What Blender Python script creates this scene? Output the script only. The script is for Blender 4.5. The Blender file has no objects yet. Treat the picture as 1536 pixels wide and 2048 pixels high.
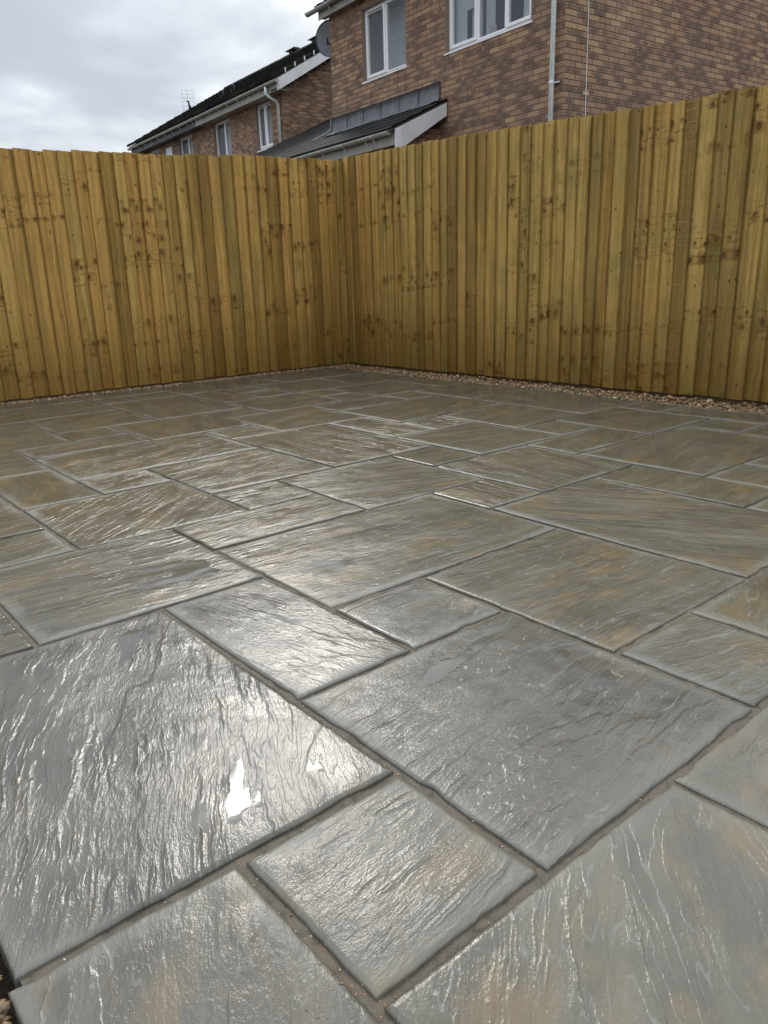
import bpy, bmesh, math, random
from mathutils import Vector, Matrix, noise as mnoise

SC = bpy.context.scene
COL = SC.collection
R = math.radians
rnd = random.Random(11)

# ------------------------------------------------------------------ camera
cam_d = bpy.data.cameras.new('camera'); cam = bpy.data.objects.new('camera', cam_d); COL.objects.link(cam)
RX = Vector((0.7639620, -0.6446256, -0.0286343))      # image right, in world axes
RD = Vector((-0.2075519, -0.2034726, -0.9568287))     # image down
RF = Vector((0.6109700, 0.7369239, -0.2892386))       # view direction
CAMZ = 0.7624
m = Matrix.Identity(4)
for i in range(3):
    m[i][0] = RX[i]; m[i][1] = -RD[i]; m[i][2] = -RF[i]
m[2][3] = CAMZ
cam.matrix_world = m
cam_d.sensor_fit = 'VERTICAL'; cam_d.sensor_height = 36; cam_d.lens = 1526.19 / 2048 * 36
cam_d.clip_start = 0.02; cam_d.clip_end = 5000
SC.camera = cam
SC.render.resolution_x = 768; SC.render.resolution_y = 1024

# ------------------------------------------------------------------ node helper
class NT:
    def __init__(s, tree): s.t = tree; s.n = tree.nodes; s.l = tree.links
    def new(s, typ, **kw):
        n = s.n.new(typ)
        for k, v in kw.items(): setattr(n, k, v)
        return n
    def put(s, sock, v):
        if v is None: return
        if hasattr(v, 'is_output'): s.l.new(v, sock)
        else:
            if sock.type == 'RGBA' and len(v) == 3: v = (*v, 1)
            sock.default_value = v
    def math(s, op, a, b=None, c=None, clamp=False):
        n = s.new('ShaderNodeMath', operation=op, use_clamp=clamp)
        for i, v in enumerate((a, b, c)): s.put(n.inputs[i], v)
        return n.outputs[0]
    def vm(s, op, a, b=None, scale=None):
        n = s.new('ShaderNodeVectorMath', operation=op)
        s.put(n.inputs[0], a)
        if b is not None: s.put(n.inputs[1], b)
        if scale is not None: s.put(n.inputs['Scale'], scale)
        return n.outputs['Value'] if op in ('LENGTH', 'DOT_PRODUCT', 'DISTANCE') else n.outputs[0]
    def noise(s, vec, scale=1.0, detail=3.0, rough=0.5, dist=0.0, col=False):
        n = s.new('ShaderNodeTexNoise')
        s.put(n.inputs['Vector'], vec); s.put(n.inputs['Scale'], scale); s.put(n.inputs['Detail'], detail)
        s.put(n.inputs['Roughness'], rough); s.put(n.inputs['Distortion'], dist)
        return n.outputs['Color'] if col else n.outputs[0]
    def ramp(s, v, a, b, c=0.0, d=1.0, smooth=True):
        n = s.new('ShaderNodeMapRange', interpolation_type='SMOOTHSTEP' if smooth else 'LINEAR')
        s.put(n.inputs[0], v)
        for i, x in enumerate((a, b, c, d)): s.put(n.inputs[i + 1], x)
        return n.outputs[0]
    def mix(s, f, a, b, mode='MIX'):
        n = s.new('ShaderNodeMix', data_type='RGBA', blend_type=mode)
        s.put(n.inputs[0], f); s.put(n.inputs[6], a); s.put(n.inputs[7], b)
        return n.outputs[2]
    def cramp(s, v, stops):
        n = s.new('ShaderNodeValToRGB'); s.put(n.inputs[0], v)
        e = n.color_ramp.elements
        while len(e) < len(stops): e.new(0.5)
        for el, (p, c) in zip(e, stops): el.position = p; el.color = (*c, 1)
        return n.outputs[0]
    def comb(s, x, y, z):
        n = s.new('ShaderNodeCombineXYZ')
        for i, v in enumerate((x, y, z)): s.put(n.inputs[i], v)
        return n.outputs[0]
    def sep(s, v):
        n = s.new('ShaderNodeSeparateXYZ'); s.put(n.inputs[0], v); return n.outputs
    def uv(s, name):
        n = s.new('ShaderNodeUVMap'); n.uv_map = name; return n.outputs[0]
    def attr(s, name):
        n = s.new('ShaderNodeAttribute'); n.attribute_name = name; return n.outputs
    def obj(s): return s.new('ShaderNodeTexCoord').outputs['Object']
    def bump(s, h, strength=1.0, dist=1.0):
        n = s.new('ShaderNodeBump'); s.put(n.inputs['Height'], h); s.put(n.inputs['Strength'], strength); s.put(n.inputs['Distance'], dist)
        return n.outputs[0]

def mat(name):
    m = bpy.data.materials.new(name); m.use_nodes = True
    t = NT(m.node_tree); b = m.node_tree.nodes['Principled BSDF']
    return m, t, b

# ------------------------------------------------------------------ world, sun, exposure
SUN_AZ = R(39.66 - 9.0)      # from +y towards +x
SUN_EL = R(35.0)
sun_dir = Vector((math.sin(SUN_AZ) * math.cos(SUN_EL), math.cos(SUN_AZ) * math.cos(SUN_EL), math.sin(SUN_EL)))
w = bpy.data.worlds.new('World'); SC.world = w; w.use_nodes = True
t = NT(w.node_tree); bg = w.node_tree.nodes['Background']
sky = t.new('ShaderNodeTexSky', sky_type='NISHITA', sun_disc=False)
sky.sun_elevation = SUN_EL; sky.sun_rotation = SUN_AZ
d = t.new('ShaderNodeTexCoord').outputs['Generated']
x, y, z = t.sep(d)
zc = t.math('MAXIMUM', z, 0.0)
den = t.math('ADD', zc, 0.16)
p = t.comb(t.math('DIVIDE', x, den), t.math('DIVIDE', y, den), 0.0)
big = t.noise(t.vm('ADD', p, (5.34, 35.13, 0)), 0.62, 5, 0.50, 0.4)
mid = t.noise(t.vm('ADD', p, (32.6, 47.02, 0)), 2.2, 7, 0.55, 0.3)
c = t.math('ADD', t.math('MULTIPLY', big, 0.72), t.math('MULTIPLY', mid, 0.28))
cl = t.ramp(c, 0.44, 0.63, 0, 1)
ccol = t.cramp(cl, [(0.0, (0.385, 0.43, 0.49)), (0.45, (0.57, 0.61, 0.665)), (0.8, (0.80, 0.835, 0.86)), (1.0, (0.95, 0.97, 0.98))])
grad = t.math('ADD', 0.92, t.math('MULTIPLY', t.ramp(zc, 0.28, 0.85, 0, 1, False), 1.75))   # overcast sky: brighter overhead
dt = t.vm('DOT_PRODUCT', d, tuple(sun_dir))
glow = t.math('MULTIPLY', t.math('POWER', t.math('MAXIMUM', dt, 0.0), 110.0), 0.6)            # cloud lit through by the veiled sun
grad = t.math('ADD', grad, glow)
ov = t.vm('SCALE', ccol, scale=grad)
skyc = t.vm('SCALE', sky.outputs[0], scale=0.012)
tot = t.vm('ADD', ov, skyc)
t.put(bg.inputs['Color'], tot); bg.inputs['Strength'].default_value = 1.0

sd = bpy.data.lights.new('sun', 'SUN'); sd.energy = 0.55; sd.angle = R(11); sd.color = (1.0, 0.95, 0.87)
so = bpy.data.objects.new('sun', sd); COL.objects.link(so)
so.rotation_euler = sun_dir.to_track_quat('Z', 'Y').to_euler()
SC.view_settings.view_transform = 'Standard'; SC.view_settings.look = 'None'
SC.view_settings.exposure = 0.3; SC.view_settings.gamma = 1.0; SC.view_settings.use_curve_mapping = False

# ------------------------------------------------------------------ object helpers
def mesh_obj(name, bm_or_me, m=None, parent=None, smooth=False):
    if isinstance(bm_or_me, bmesh.types.BMesh):
        me = bpy.data.meshes.new(name); bm_or_me.to_mesh(me); bm_or_me.free()
    else: me = bm_or_me
    if m and not me.materials: me.materials.append(m)
    if smooth:
        for q in me.polygons: q.use_smooth = True
    o = bpy.data.objects.new(name, me); COL.objects.link(o)
    if parent: o.parent = parent
    return o
def tag(o, label=None, cat=None, group=None, kind=None):
    if label: o['label'] = label
    if cat: o['category'] = cat
    if group: o['group'] = group
    if kind: o['kind'] = kind
    return o
def empty(name, loc=(0, 0, 0), rz=0, parent=None):
    o = bpy.data.objects.new(name, None); COL.objects.link(o); o.location = loc; o.rotation_euler = (0, 0, rz)
    o.empty_display_size = 0.2
    if parent: o.parent = parent
    return o
def box(bm, x0, x1, y0, y1, z0, z1):
    v = [bm.verts.new(q) for q in ((x0, y0, z0), (x1, y0, z0), (x1, y1, z0), (x0, y1, z0), (x0, y0, z1), (x1, y0, z1), (x1, y1, z1), (x0, y1, z1))]
    return [bm.faces.new([v[i] for i in f]) for f in ((0, 3, 2, 1), (4, 5, 6, 7), (0, 1, 5, 4), (1, 2, 6, 5), (2, 3, 7, 6), (3, 0, 4, 7))]
def bx(*a):
    bm = bmesh.new(); box(bm, *a); return bm
def prism(bm, pts, x0, x1):
    """polygon pts = (y, z) extruded along x"""
    a = [bm.verts.new((x0, q[0], q[1])) for q in pts]; b = [bm.verts.new((x1, q[0], q[1])) for q in pts]
    n = len(pts); fs = [bm.faces.new(a[::-1]), bm.faces.new(b)]
    for i in range(n): fs.append(bm.faces.new((a[i], a[(i + 1) % n], b[(i + 1) % n], b[i])))
    bmesh.ops.recalc_face_normals(bm, faces=fs)
    return fs
def tube(bm, pts, r, seg=10, caps=True):
    pts = [Vector(q) for q in pts]; rings = []
    for i, q in enumerate(pts):
        a = pts[max(i - 1, 0)]; b = pts[min(i + 1, len(pts) - 1)]
        dr = (b - a).normalized()
        u = dr.orthogonal().normalized() if i == 0 else (pu - dr * pu.dot(dr)).normalized()
        pu = u; v = dr.cross(u)
        rr = r[i] if isinstance(r, (list, tuple)) else r
        rings.append([bm.verts.new(q + (u * math.cos(k * 2 * math.pi / seg) + v * math.sin(k * 2 * math.pi / seg)) * rr) for k in range(seg)])
    for a, b in zip(rings, rings[1:]):
        for k in range(seg): bm.faces.new((a[k], a[(k + 1) % seg], b[(k + 1) % seg], b[k]))
    if caps: bm.faces.new(rings[0][::-1]); bm.faces.new(rings[-1])

# ------------------------------------------------------------------ materials
def simple(name, col, rough=0.5, var=0.15, scale=8, bump=0.0, dirt=None, dirtamt=0.5, coat=0.0):
    m, t, b = mat(name)
    o = t.obj()
    n = t.noise(o, scale, 5, 0.6)
    a = tuple(c * (1 - var) for c in col); e = tuple(min(1, c * (1 + var)) for c in col)
    c = t.mix(n, a, e)
    if dirt:
        dn = t.noise(t.vm('MULTIPLY', o, (1.0, 1.0, 0.35)), scale * 1.7, 6, 0.65)
        c = t.mix(t.math('MULTIPLY', t.ramp(dn, 0.45, 0.7), dirtamt), c, dirt)
    t.put(b.inputs['Base Color'], c)
    t.put(b.inputs['Roughness'], t.ramp(n, 0.3, 0.7, rough * 0.85, min(1, rough * 1.15)))
    b.inputs['Coat Weight'].default_value = coat; b.inputs['Coat Roughness'].default_value = 0.12
    if bump: t.put(b.inputs['Normal'], t.bump(t.noise(o, scale * 12, 4, 0.6), 1.0, bump))
    return m

def slab_material():
    m, t, b = mat('wet_riven_sandstone')
    uv = t.uv('uv'); ed = t.uv('ed')
    oi = t.new('ShaderNodeObjectInfo')
    sc = t.new('ShaderNodeSeparateColor'); t.put(sc.inputs[0], oi.outputs['Color'])
    tone, ang, stren = sc.outputs[0], sc.outputs[1], sc.outputs[2]; seed = oi.outputs['Alpha']
    rot = t.new('ShaderNodeVectorRotate', rotation_type='Z_AXIS')
    t.put(rot.inputs['Vector'], uv); t.put(rot.inputs['Angle'], t.math('MULTIPLY', ang, math.pi))
    off = t.comb(t.math('MULTIPLY', seed, 53.0), t.math('MULTIPLY', seed, 97.0), t.math('MULTIPLY', seed, 31.0))
    v = t.vm('ADD', rot.outputs[0], off)
    wc = t.noise(v, 2.4, 2, 0.5, 0, True)
    v2 = t.vm('ADD', v, t.vm('SCALE', t.vm('SUBTRACT', wc, (0.5, 0.5, 0.5)), scale=0.075))
    st = t.vm('MULTIPLY', v2, (0.75, 6.5, 1.0))
    jag = t.vm('SCALE', t.vm('SUBTRACT', t.noise(v, 24.0, 3, 0.6, 0, True), (0.5, 0.5, 0.5)), scale=0.014)
    st = t.vm('MULTIPLY', t.vm('ADD', v2, jag), (0.75, 6.5, 1.0))
    N = t.noise(st, 1.5, 3, 0.5)
    amp = t.math('ADD', 0.3, stren)
    # crisp flaked layers
    lam = t.math('MULTIPLY', N, t.math('ADD', 12.0, t.math('MULTIPLY', stren, 22.0)))
    fr = t.math('FRACT', lam)
    gate = t.ramp(t.noise(v, 4.1, 3, 0.55), 0.40, 0.56, 0.12, 1.0)
    terr = t.math('MULTIPLY', t.math('ADD', t.math('FLOOR', lam), t.ramp(fr, 0.86, 1.0)), t.math('MULTIPLY', amp, 0.00062))
    # broad cleft ledges
    Nb = t.noise(t.vm('ADD', t.vm('MULTIPLY', t.vm('ADD', v2, jag), (0.9, 3.6, 1.0)), (5.0, 3.0, 1.0)), 1.3, 4, 0.5)
    lb = t.math('MULTIPLY', Nb, 9.0); fb = t.math('FRACT', lb)
    led = t.math('MULTIPLY', t.math('ADD', t.math('FLOOR', lb), t.ramp(fb, 0.80, 1.0)), t.math('MULTIPLY', amp, 0.00100))
    N2 = t.noise(t.vm('ADD', t.vm('MULTIPLY', t.vm('ADD', v2, jag), (0.8, 7.5, 1.0)), (9.0, 4.0, 2.0)), 1.7, 4, 0.55)
    rid = t.math('POWER', t.math('SUBTRACT', 1.0, t.math('MULTIPLY', t.math('ABSOLUTE', t.math('SUBTRACT', N2, 0.5)), 2.0)), 20.0)
    rid = t.math('MULTIPLY', t.math('MULTIPLY', rid, t.ramp(t.noise(v, 3.3, 3, 0.6), 0.42, 0.58)), t.math('MULTIPLY', amp, 0.0016))
    fmask = t.ramp(t.noise(v, 6.0, 3, 0.5), 0.40, 0.62, 0.10, 1.0)
    fine = t.math('MULTIPLY', t.math('MULTIPLY', t.noise(t.vm('MULTIPLY', v2, (22.0, 85.0, 1)), 1.0, 5, 0.65), fmask), 0.0018)
    rip = t.math('MULTIPLY', t.noise(t.vm('MULTIPLY', v2, (85.0, 170.0, 1)), 1.0, 3, 0.6), 0.00075)
    grain = t.math('MULTIPLY', t.noise(v, 260.0, 2, 0.6), 0.00022)
    terr = t.math('ADD', t.math('ADD', terr, led), t.math('ADD', rid, rip))
    und = t.math('MULTIPLY', t.noise(v, 3.2, 2, 0.5), 0.0016)
    h = t.math('ADD', t.math('ADD', terr, fine), t.math('ADD', grain, und))
    # standing water only in the lower hollows
    mean = t.math('MULTIPLY', amp, t.math('ADD', 0.0045, t.math('MULTIPLY', t.math('ADD', 6.0, t.math('MULTIPLY', stren, 11.0)), 0.00062)))
    lev = t.math('ADD', t.math('ADD', mean, -0.0004), t.math('MULTIPLY', t.math('SUBTRACT', t.noise(t.vm('MULTIPLY', v, (1.0, 2.0, 1.0)), 2.2, 3, 0.5), 0.58), 0.016))
    # distance to the sawn edge: the dressed margin drains and dries first
    ex, ey, _ = t.sep(ed)
    e = t.math('MINIMUM', ex, ey)
    en = t.math('ADD', e, t.math('MULTIPLY', t.math('SUBTRACT', t.noise(v, 9.0, 4, 0.6), 0.5), 0.07))
    eq = t.ramp(t.noise(v, 2.3, 2, 0.5), 0.40, 0.60)
    dry = t.math('MULTIPLY', t.ramp(en, 0.045, 0.0), eq)
    dry2 = t.ramp(en, 0.09, 0.01)
    lev = t.math('SUBTRACT', lev, t.math('MULTIPLY', dry2, 0.006))
    hw = t.new('ShaderNodeMath', operation='SMOOTH_MAX'); t.put(hw.inputs[0], h); t.put(hw.inputs[1], lev); hw.inputs[2].default_value = 0.0003
    pool = t.ramp(t.math('SUBTRACT', lev, h), -0.0001, 0.0006)
    t.put(b.inputs['Normal'], t.bump(hw.outputs[0], 1.0, 1.0))
    # colour
    band = t.noise(t.vm('MULTIPLY', v2, (2.0, 14.0, 1)), 1.0, 6, 0.62)
    blot = t.noise(v, 4.5, 6, 0.62)
    g = t.cramp(t.math('ADD', t.math('MULTIPLY', band, 0.55), t.math('MULTIPLY', blot, 0.45)),
                [(0.3, (0.052, 0.048, 0.039)), (0.5, (0.090, 0.084, 0.069)), (0.7, (0.146, 0.137, 0.113))])
    o_ = t.cramp(t.math('ADD', t.math('MULTIPLY', band, 0.6), t.math('MULTIPLY', blot, 0.4)),
                 [(0.3, (0.060, 0.053, 0.036)), (0.5, (0.102, 0.091, 0.064)), (0.7, (0.162, 0.147, 0.107))])
    c = t.mix(tone, g, o_)
    rust = t.math('MULTIPLY', t.ramp(t.noise(t.vm('MULTIPLY', v2, (2.0, 5.0, 1)), 1.6, 7, 0.7), 0.58, 0.74), t.ramp(t.noise(off, 1.0, 0), 0.4, 0.62, 0.12, 0.75))
    c = t.mix(rust, c, (0.27, 0.165, 0.075))
    brn = t.math('MULTIPLY', t.ramp(t.noise(t.vm('MULTIPLY', v2, (1.5, 3.0, 1)), 2.6, 6, 0.68), 0.50, 0.66), t.ramp(tone, 0.15, 0.6, 0.22, 0.75))
    c = t.mix(brn, c, (0.165, 0.118, 0.060))
    red = t.math('MULTIPLY', t.ramp(t.noise(v, 7.0, 5, 0.7), 0.74, 0.80), 0.55)
    c = t.mix(red, c, (0.33, 0.09, 0.045))
    vein = t.math('MULTIPLY', t.ramp(fr, 0.84, 0.93), t.ramp(fr, 1.0, 0.95))
    c = t.mix(t.math('MULTIPLY', vein, 0.22), c, (0.34, 0.34, 0.31))
    c = t.mix(t.math('MULTIPLY', dry, 0.45), c, (0.22, 0.21, 0.18))
    c = t.mix(t.math('MULTIPLY', pool, 0.22), c, (0.07, 0.075, 0.07))
    t.put(b.inputs['Base Color'], c)
    rg = t.math('ADD', 0.105, t.math('MULTIPLY', t.noise(v, 14.0, 4, 0.6), 0.13))
    rg = t.math('ADD', rg, t.math('MULTIPLY', dry, 0.24))
    rgm = t.new('ShaderNodeMix', data_type='FLOAT'); t.put(rgm.inputs[0], pool); t.put(rgm.inputs[2], rg); rgm.inputs[3].default_value = 0.13
    t.put(b.inputs['Roughness'], rgm.outputs[0])
    b.inputs['IOR'].default_value = 1.42
    t.put(b.inputs['Coat Weight'], t.math('MULTIPLY', t.math('SUBTRACT', 1.0, dry), 0.15))
    b.inputs['Coat Roughness'].default_value = 0.16; b.inputs['Coat IOR'].default_value = 1.33
    return m

def wood_material():
    m, t, b = mat('treated_featheredge_timber')
    oi = t.new('ShaderNodeObjectInfo')
    sc = t.new('ShaderNodeSeparateColor'); t.put(sc.inputs[0], oi.outputs['Color'])
    seed, flip, tone = sc.outputs[0], sc.outputs[1], sc.outputs[2]
    o = t.obj(); x, y, z = t.sep(o)
    x = t.math('MULTIPLY', x, flip if False else t.math('SUBTRACT', t.math('MULTIPLY', flip, 2.0), 1.0))
    sx = t.math('ADD', x, t.math('MULTIPLY', seed, 41.0)); sz = t.math('ADD', z, t.math('MULTIPLY', seed, 77.0))
    def knots(cx, cz, r0, r1, dx):
        vv = t.comb(t.math('DIVIDE', t.math('ADD', sx, dx), cx), t.math('DIVIDE', sz, cz), 0.0)
        vo = t.new('ShaderNodeTexVoronoi', voronoi_dimensions='2D', feature='F1'); t.put(vo.inputs['Vector'], vv)
        vo.inputs['Scale'].default_value = 1.0; vo.inputs['Randomness'].default_value = 1.0
        df = t.vm('MULTIPLY', t.vm('SUBTRACT', vv, vo.outputs['Position']), (cx, cz * 0.72, 0.0))
        cr = t.new('ShaderNodeSeparateColor'); t.put(cr.inputs[0], vo.outputs['Color'])
        dist = t.vm('LENGTH', df)
        dist = t.math('ADD', dist, t.math('MULTIPLY', t.math('SUBTRACT', t.noise(t.comb(sx, sz, 0.0), 70.0, 3, 0.6), 0.5), 0.006))
        rad = t.ramp(cr.outputs[0], 0.0, 1.0, r0, r1, False)
        on = t.math('GREATER_THAN', cr.outputs[1], 0.45)
        return dist, rad, on, df
    # branch whorls: rows of knots at shared heights
    whorl = t.ramp(t.noise(t.comb(0.0, sz, seed), 3.6, 2, 0.6), 0.535, 0.60)
    d1, r1, on1, df1 = knots(0.068, 0.100, 0.0030, 0.0130, 0.0)
    on1 = t.math('MULTIPLY', on1, whorl)
    d2, r2, on2, df2 = knots(0.085, 0.19, 0.0016, 0.0075, 3.3)
    core = t.math('MULTIPLY', on1, t.ramp(t.math('SUBTRACT', d1, r1), 0.0018, -0.0012))
    ring = t.math('MULTIPLY', on1, t.ramp(t.math('ABSOLUTE', t.math('SUBTRACT', d1, t.math('MULTIPLY', r1, 1.1))), 0.0028, 0.0))
    halo = t.math('MULTIPLY', on1, t.ramp(t.math('DIVIDE', d1, r1), 5.5, 1.0))
    dot = t.math('MULTIPLY', on2, t.ramp(t.math('SUBTRACT', d2, r2), 0.0012, -0.0006))
    k_x = t.sep(df1)[0]
    push = t.math('MULTIPLY', t.math('MULTIPLY', halo, t.math('SIGN', k_x)), -0.008)
    wob = t.math('MULTIPLY', t.math('SUBTRACT', t.noise(t.comb(t.math('MULTIPLY', sx, 6.0), t.math('MULTIPLY', sz, 1.3), 0.0), 1.0, 3, 0.5), 0.5), 0.09)
    gx = t.math('ADD', t.math('ADD', sx, push), wob)
    g1 = t.noise(t.comb(t.math('MULTIPLY', gx, 120.0), t.math('MULTIPLY', sz, 1.4), 0.0), 1.0, 3, 0.6)
    g2 = t.noise(t.comb(t.math('MULTIPLY', gx, 420.0), t.math('MULTIPLY', sz, 7.0), 0.0), 1.0, 3, 0.6)
    g0 = t.noise(t.comb(t.math('MULTIPLY', gx, 32.0), t.math('MULTIPLY', sz, 0.8), 7.0), 1.0, 3, 0.6)
    late = t.ramp(g1, 0.46, 0.66)
    A = t.mix(tone, (0.53, 0.285, 0.074), (0.49, 0.325, 0.098))
    B = t.mix(tone, (0.250, 0.125, 0.026), (0.205, 0.138, 0.038))
    c = t.mix(t.math('MULTIPLY', late, 0.62), A, B)
    c = t.mix(t.ramp(g0, 0.42, 0.62, 0, 0.68), c, (0.185, 0.110, 0.030))
    c = t.mix(t.ramp(g0, 0.46, 0.26, 0, 0.50), c, (0.58, 0.40, 0.135))
    c = t.mix(t.ramp(g2, 0.45, 0.75, 0, 0.30), c, (0.13, 0.080, 0.028))
    blot = t.noise(t.comb(t.math('MULTIPLY', sx, 11.0), t.math('MULTIPLY', sz, 2.6), 0.0), 1.0, 6, 0.65)
    c = t.mix(t.ramp(blot, 0.46, 0.70, 0, 0.50), c, (0.20, 0.115, 0.032))
    c = t.mix(t.ramp(blot, 0.44, 0.28, 0, 0.45), c, (0.56, 0.38, 0.125))
    # every board took the treatment differently
    bt = t.noise(t.comb(t.math('MULTIPLY', t.new('ShaderNodeObjectInfo').outputs['Random'], 60.0), 0.0, 0.0), 1.0, 0)
    c = t.mix(t.ramp(bt, 0.35, 0.65, 0.34, 0.0), c, (0.60, 0.40, 0.125))
    c = t.mix(t.ramp(bt, 0.50, 0.68, 0.0, 0.55), c, (0.16, 0.105, 0.032))
    # faint band-saw marks across the board
    saw = t.noise(t.comb(t.math('MULTIPLY', sx, 4.0), t.math('MULTIPLY', sz, 75.0), 0.0), 1.0, 2, 0.5)
    sawm = t.math('MULTIPLY', t.ramp(saw, 0.60, 0.72), t.ramp(t.noise(t.comb(seed, 0.0, 0.0), 9.0, 0), 0.5, 0.62, 0.0, 0.22))
    c = t.mix(sawm, c, (0.58, 0.46, 0.24))
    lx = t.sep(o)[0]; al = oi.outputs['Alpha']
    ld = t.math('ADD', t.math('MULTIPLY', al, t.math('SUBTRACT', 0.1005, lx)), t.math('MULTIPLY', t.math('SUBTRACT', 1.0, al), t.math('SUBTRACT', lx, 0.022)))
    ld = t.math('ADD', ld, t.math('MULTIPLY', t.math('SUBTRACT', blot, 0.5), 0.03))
    c = t.mix(t.ramp(ld, 0.018, 0.0, 0, 0.42), c, (0.105, 0.072, 0.018))  # lap edge darkened: damp stain, plus the lap's shade painted into the colour
    c = t.mix(t.math('MULTIPLY', halo, 0.62), c, (0.19, 0.092, 0.024))
    band = t.math('MULTIPLY', whorl, t.ramp(t.noise(t.comb(t.math('MULTIPLY', sx, 15.0), t.math('MULTIPLY', sz, 42.0), 0.0), 1.0, 4, 0.6), 0.50, 0.68))
    c = t.mix(t.math('MULTIPLY', band, 0.52), c, (0.125, 0.060, 0.016))
    c = t.mix(t.math('MULTIPLY', core, 0.75), c, (0.095, 0.042, 0.016))
    c = t.mix(t.math('MULTIPLY', ring, 0.72), c, (0.045, 0.020, 0.009))
    c = t.mix(t.math('MULTIPLY', dot, 0.72), c, (0.07, 0.035, 0.015))
    for zn in (0.30, 0.92, 1.52):    # nail heads at the rails, with a little rust
        nd = t.vm('LENGTH', t.comb(t.math('SUBTRACT', lx, 0.052), t.math('SUBTRACT', z, zn), 0.0))
        c = t.mix(t.ramp(nd, 0.0032, 0.0022, 0, 0.8), c, (0.06, 0.045, 0.035))
    # wet foot of the fence soaking up water, and green tint of the salts
    wet = t.math('MULTIPLY', t.ramp(t.math('ADD', z, t.math('MULTIPLY', blot, 0.7)), 1.15, 0.25), 0.80)
    c = t.mix(wet, c, t.mix(0.80, c, (0.105, 0.048, 0.006)))
    c = t.mix(t.math('MULTIPLY', t.ramp(t.noise(t.comb(sx, sz, 3.0), 3.0, 3, 0.6), 0.48, 0.72), t.ramp(tone, 0.0, 1.0, 0.12, 0.42)), c, (0.165, 0.165, 0.050))
    t.put(b.inputs['Base Color'], c)
    t.put(b.inputs['Roughness'], t.ramp(blot, 0.3, 0.7, 0.50, 0.68))
    b.inputs['Specular IOR Level'].default_value = 0.12
    h = t.math('ADD', t.math('MULTIPLY', g1, 0.0020), t.math('MULTIPLY', g2, 0.0007))
    h = t.math('ADD', h, t.math('MULTIPLY', halo, 0.0026))
    h = t.math('ADD', h, t.math('MULTIPLY', core, -0.0012))
    h = t.math('ADD', h, t.math('MULTIPLY', band, 0.0015))
    h = t.math('ADD', h, t.math('MULTIPLY', sawm, 0.0012))
    h = t.math('ADD', h, t.math('MULTIPLY', t.noise(t.comb(t.math('MULTIPLY', sx, 18.0), t.math('MULTIPLY', sz, 7.0), 0.0), 1.0, 4, 0.6), 0.0060))
    t.put(b.inputs['Normal'], t.bump(h, 1.0, 1.0))
    return m

def brick_material(name, from_attr):
    m, t, b = mat(name)
    if from_attr: rv = t.attr('rnd')[2]
    else: rv = t.new('ShaderNodeObjectInfo').outputs['Random']
    uv = t.uv('uv'); x, y, z = t.sep(uv)
    off = t.comb(t.math('MULTIPLY', rv, 91.0), t.math('MULTIPLY', rv, 37.0), 0.0)
    m3 = t.vm('ADD', t.vm('MULTIPLY', uv, (0.215, 0.065, 1)), off)
    face = t.cramp(rv, [(0.0, (0.40, 0.250, 0.135)), (0.22, (0.33, 0.185, 0.105)), (0.42, (0.45, 0.295, 0.160)), (0.6, (0.29, 0.165, 0.110)), (0.8, (0.37, 0.225, 0.142)), (1.0, (0.27, 0.175, 0.120))])
    gr = t.noise(m3, 55.0, 5, 0.65)
    c = t.mix(t.ramp(gr, 0.35, 0.7, 0, 0.5), face, (0.16, 0.105, 0.075))
    # fired heart: dark purple-brown patch in the middle of the face of many bricks
    cx = t.math('ABSOLUTE', t.math('SUBTRACT', x, 0.5)); cy = t.math('ABSOLUTE', t.math('SUBTRACT', y, 0.5))
    dd = t.math('SQRT', t.math('ADD', t.math('POWER', t.math('MULTIPLY', cx, 2.5), 2.0), t.math('POWER', t.math('MULTIPLY', cy, 2.3), 2.0)))
    dd = t.math('ADD', dd, t.math('MULTIPLY', t.math('SUBTRACT', t.noise(m3, 26.0, 3, 0.6), 0.5), 0.8))
    sel = t.math('FRACT', t.math('MULTIPLY', rv, 7.31))
    dk = t.math('MULTIPLY', t.ramp(dd, t.math('ADD', 1.0, t.math('FRACT', t.math('MULTIPLY', rv, 13.1))), 0.8), t.ramp(sel, 0.50, 0.62, 0.0, 0.78))
    hc = t.mix(t.math('FRACT', t.math('MULTIPLY', rv, 3.7)), (0.095, 0.048, 0.036), (0.085, 0.062, 0.050))
    c = t.mix(dk, c, hc)
    gp_ = t.new('ShaderNodeNewGeometry').outputs['Position']
    stn = t.noise(t.vm('MULTIPLY', gp_, (1.0, 1.0, 0.45)), 1.3, 5, 0.6)
    c = t.mix(t.ramp(stn, 0.50, 0.68, 0, 0.40), c, (0.14, 0.10, 0.08))
    c = t.mix(t.ramp(stn, 0.48, 0.34, 0, 0.22), c, (0.50, 0.35, 0.22))
    t.put(b.inputs['Base Color'], c)
    b.inputs['Roughness'].default_value = 0.85
    h = t.math('ADD', t.math('MULTIPLY', gr, 0.004), t.math('MULTIPLY', t.noise(m3, 160.0, 3, 0.6), 0.002))
    t.put(b.inputs['Normal'], t.bump(h, 0.8, 1.0))
    return m

def attr_material(name, stops, rough=0.5, bscale=60, bump=0.002, coat=0.0, spec=0.5):
    m, t, b = mat(name)
    rv = t.attr('rnd')[2]; o = t.obj()
    c = t.cramp(rv, stops)
    n = t.noise(o, bscale, 4, 0.6)
    c = t.mix(t.ramp(n, 0.35, 0.7, 0, 0.45), c, tuple(q * 0.55 for q in stops[0][1]))
    t.put(b.inputs['Base Color'], c); b.inputs['Roughness'].default_value = rough
    b.inputs['Coat Weight'].default_value = coat; b.inputs['Coat Roughness'].default_value = 0.1
    b.inputs['Specular IOR Level'].default_value = spec
    if bump: t.put(b.inputs['Normal'], t.bump(n, 1.0, bump))
    return m

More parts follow.
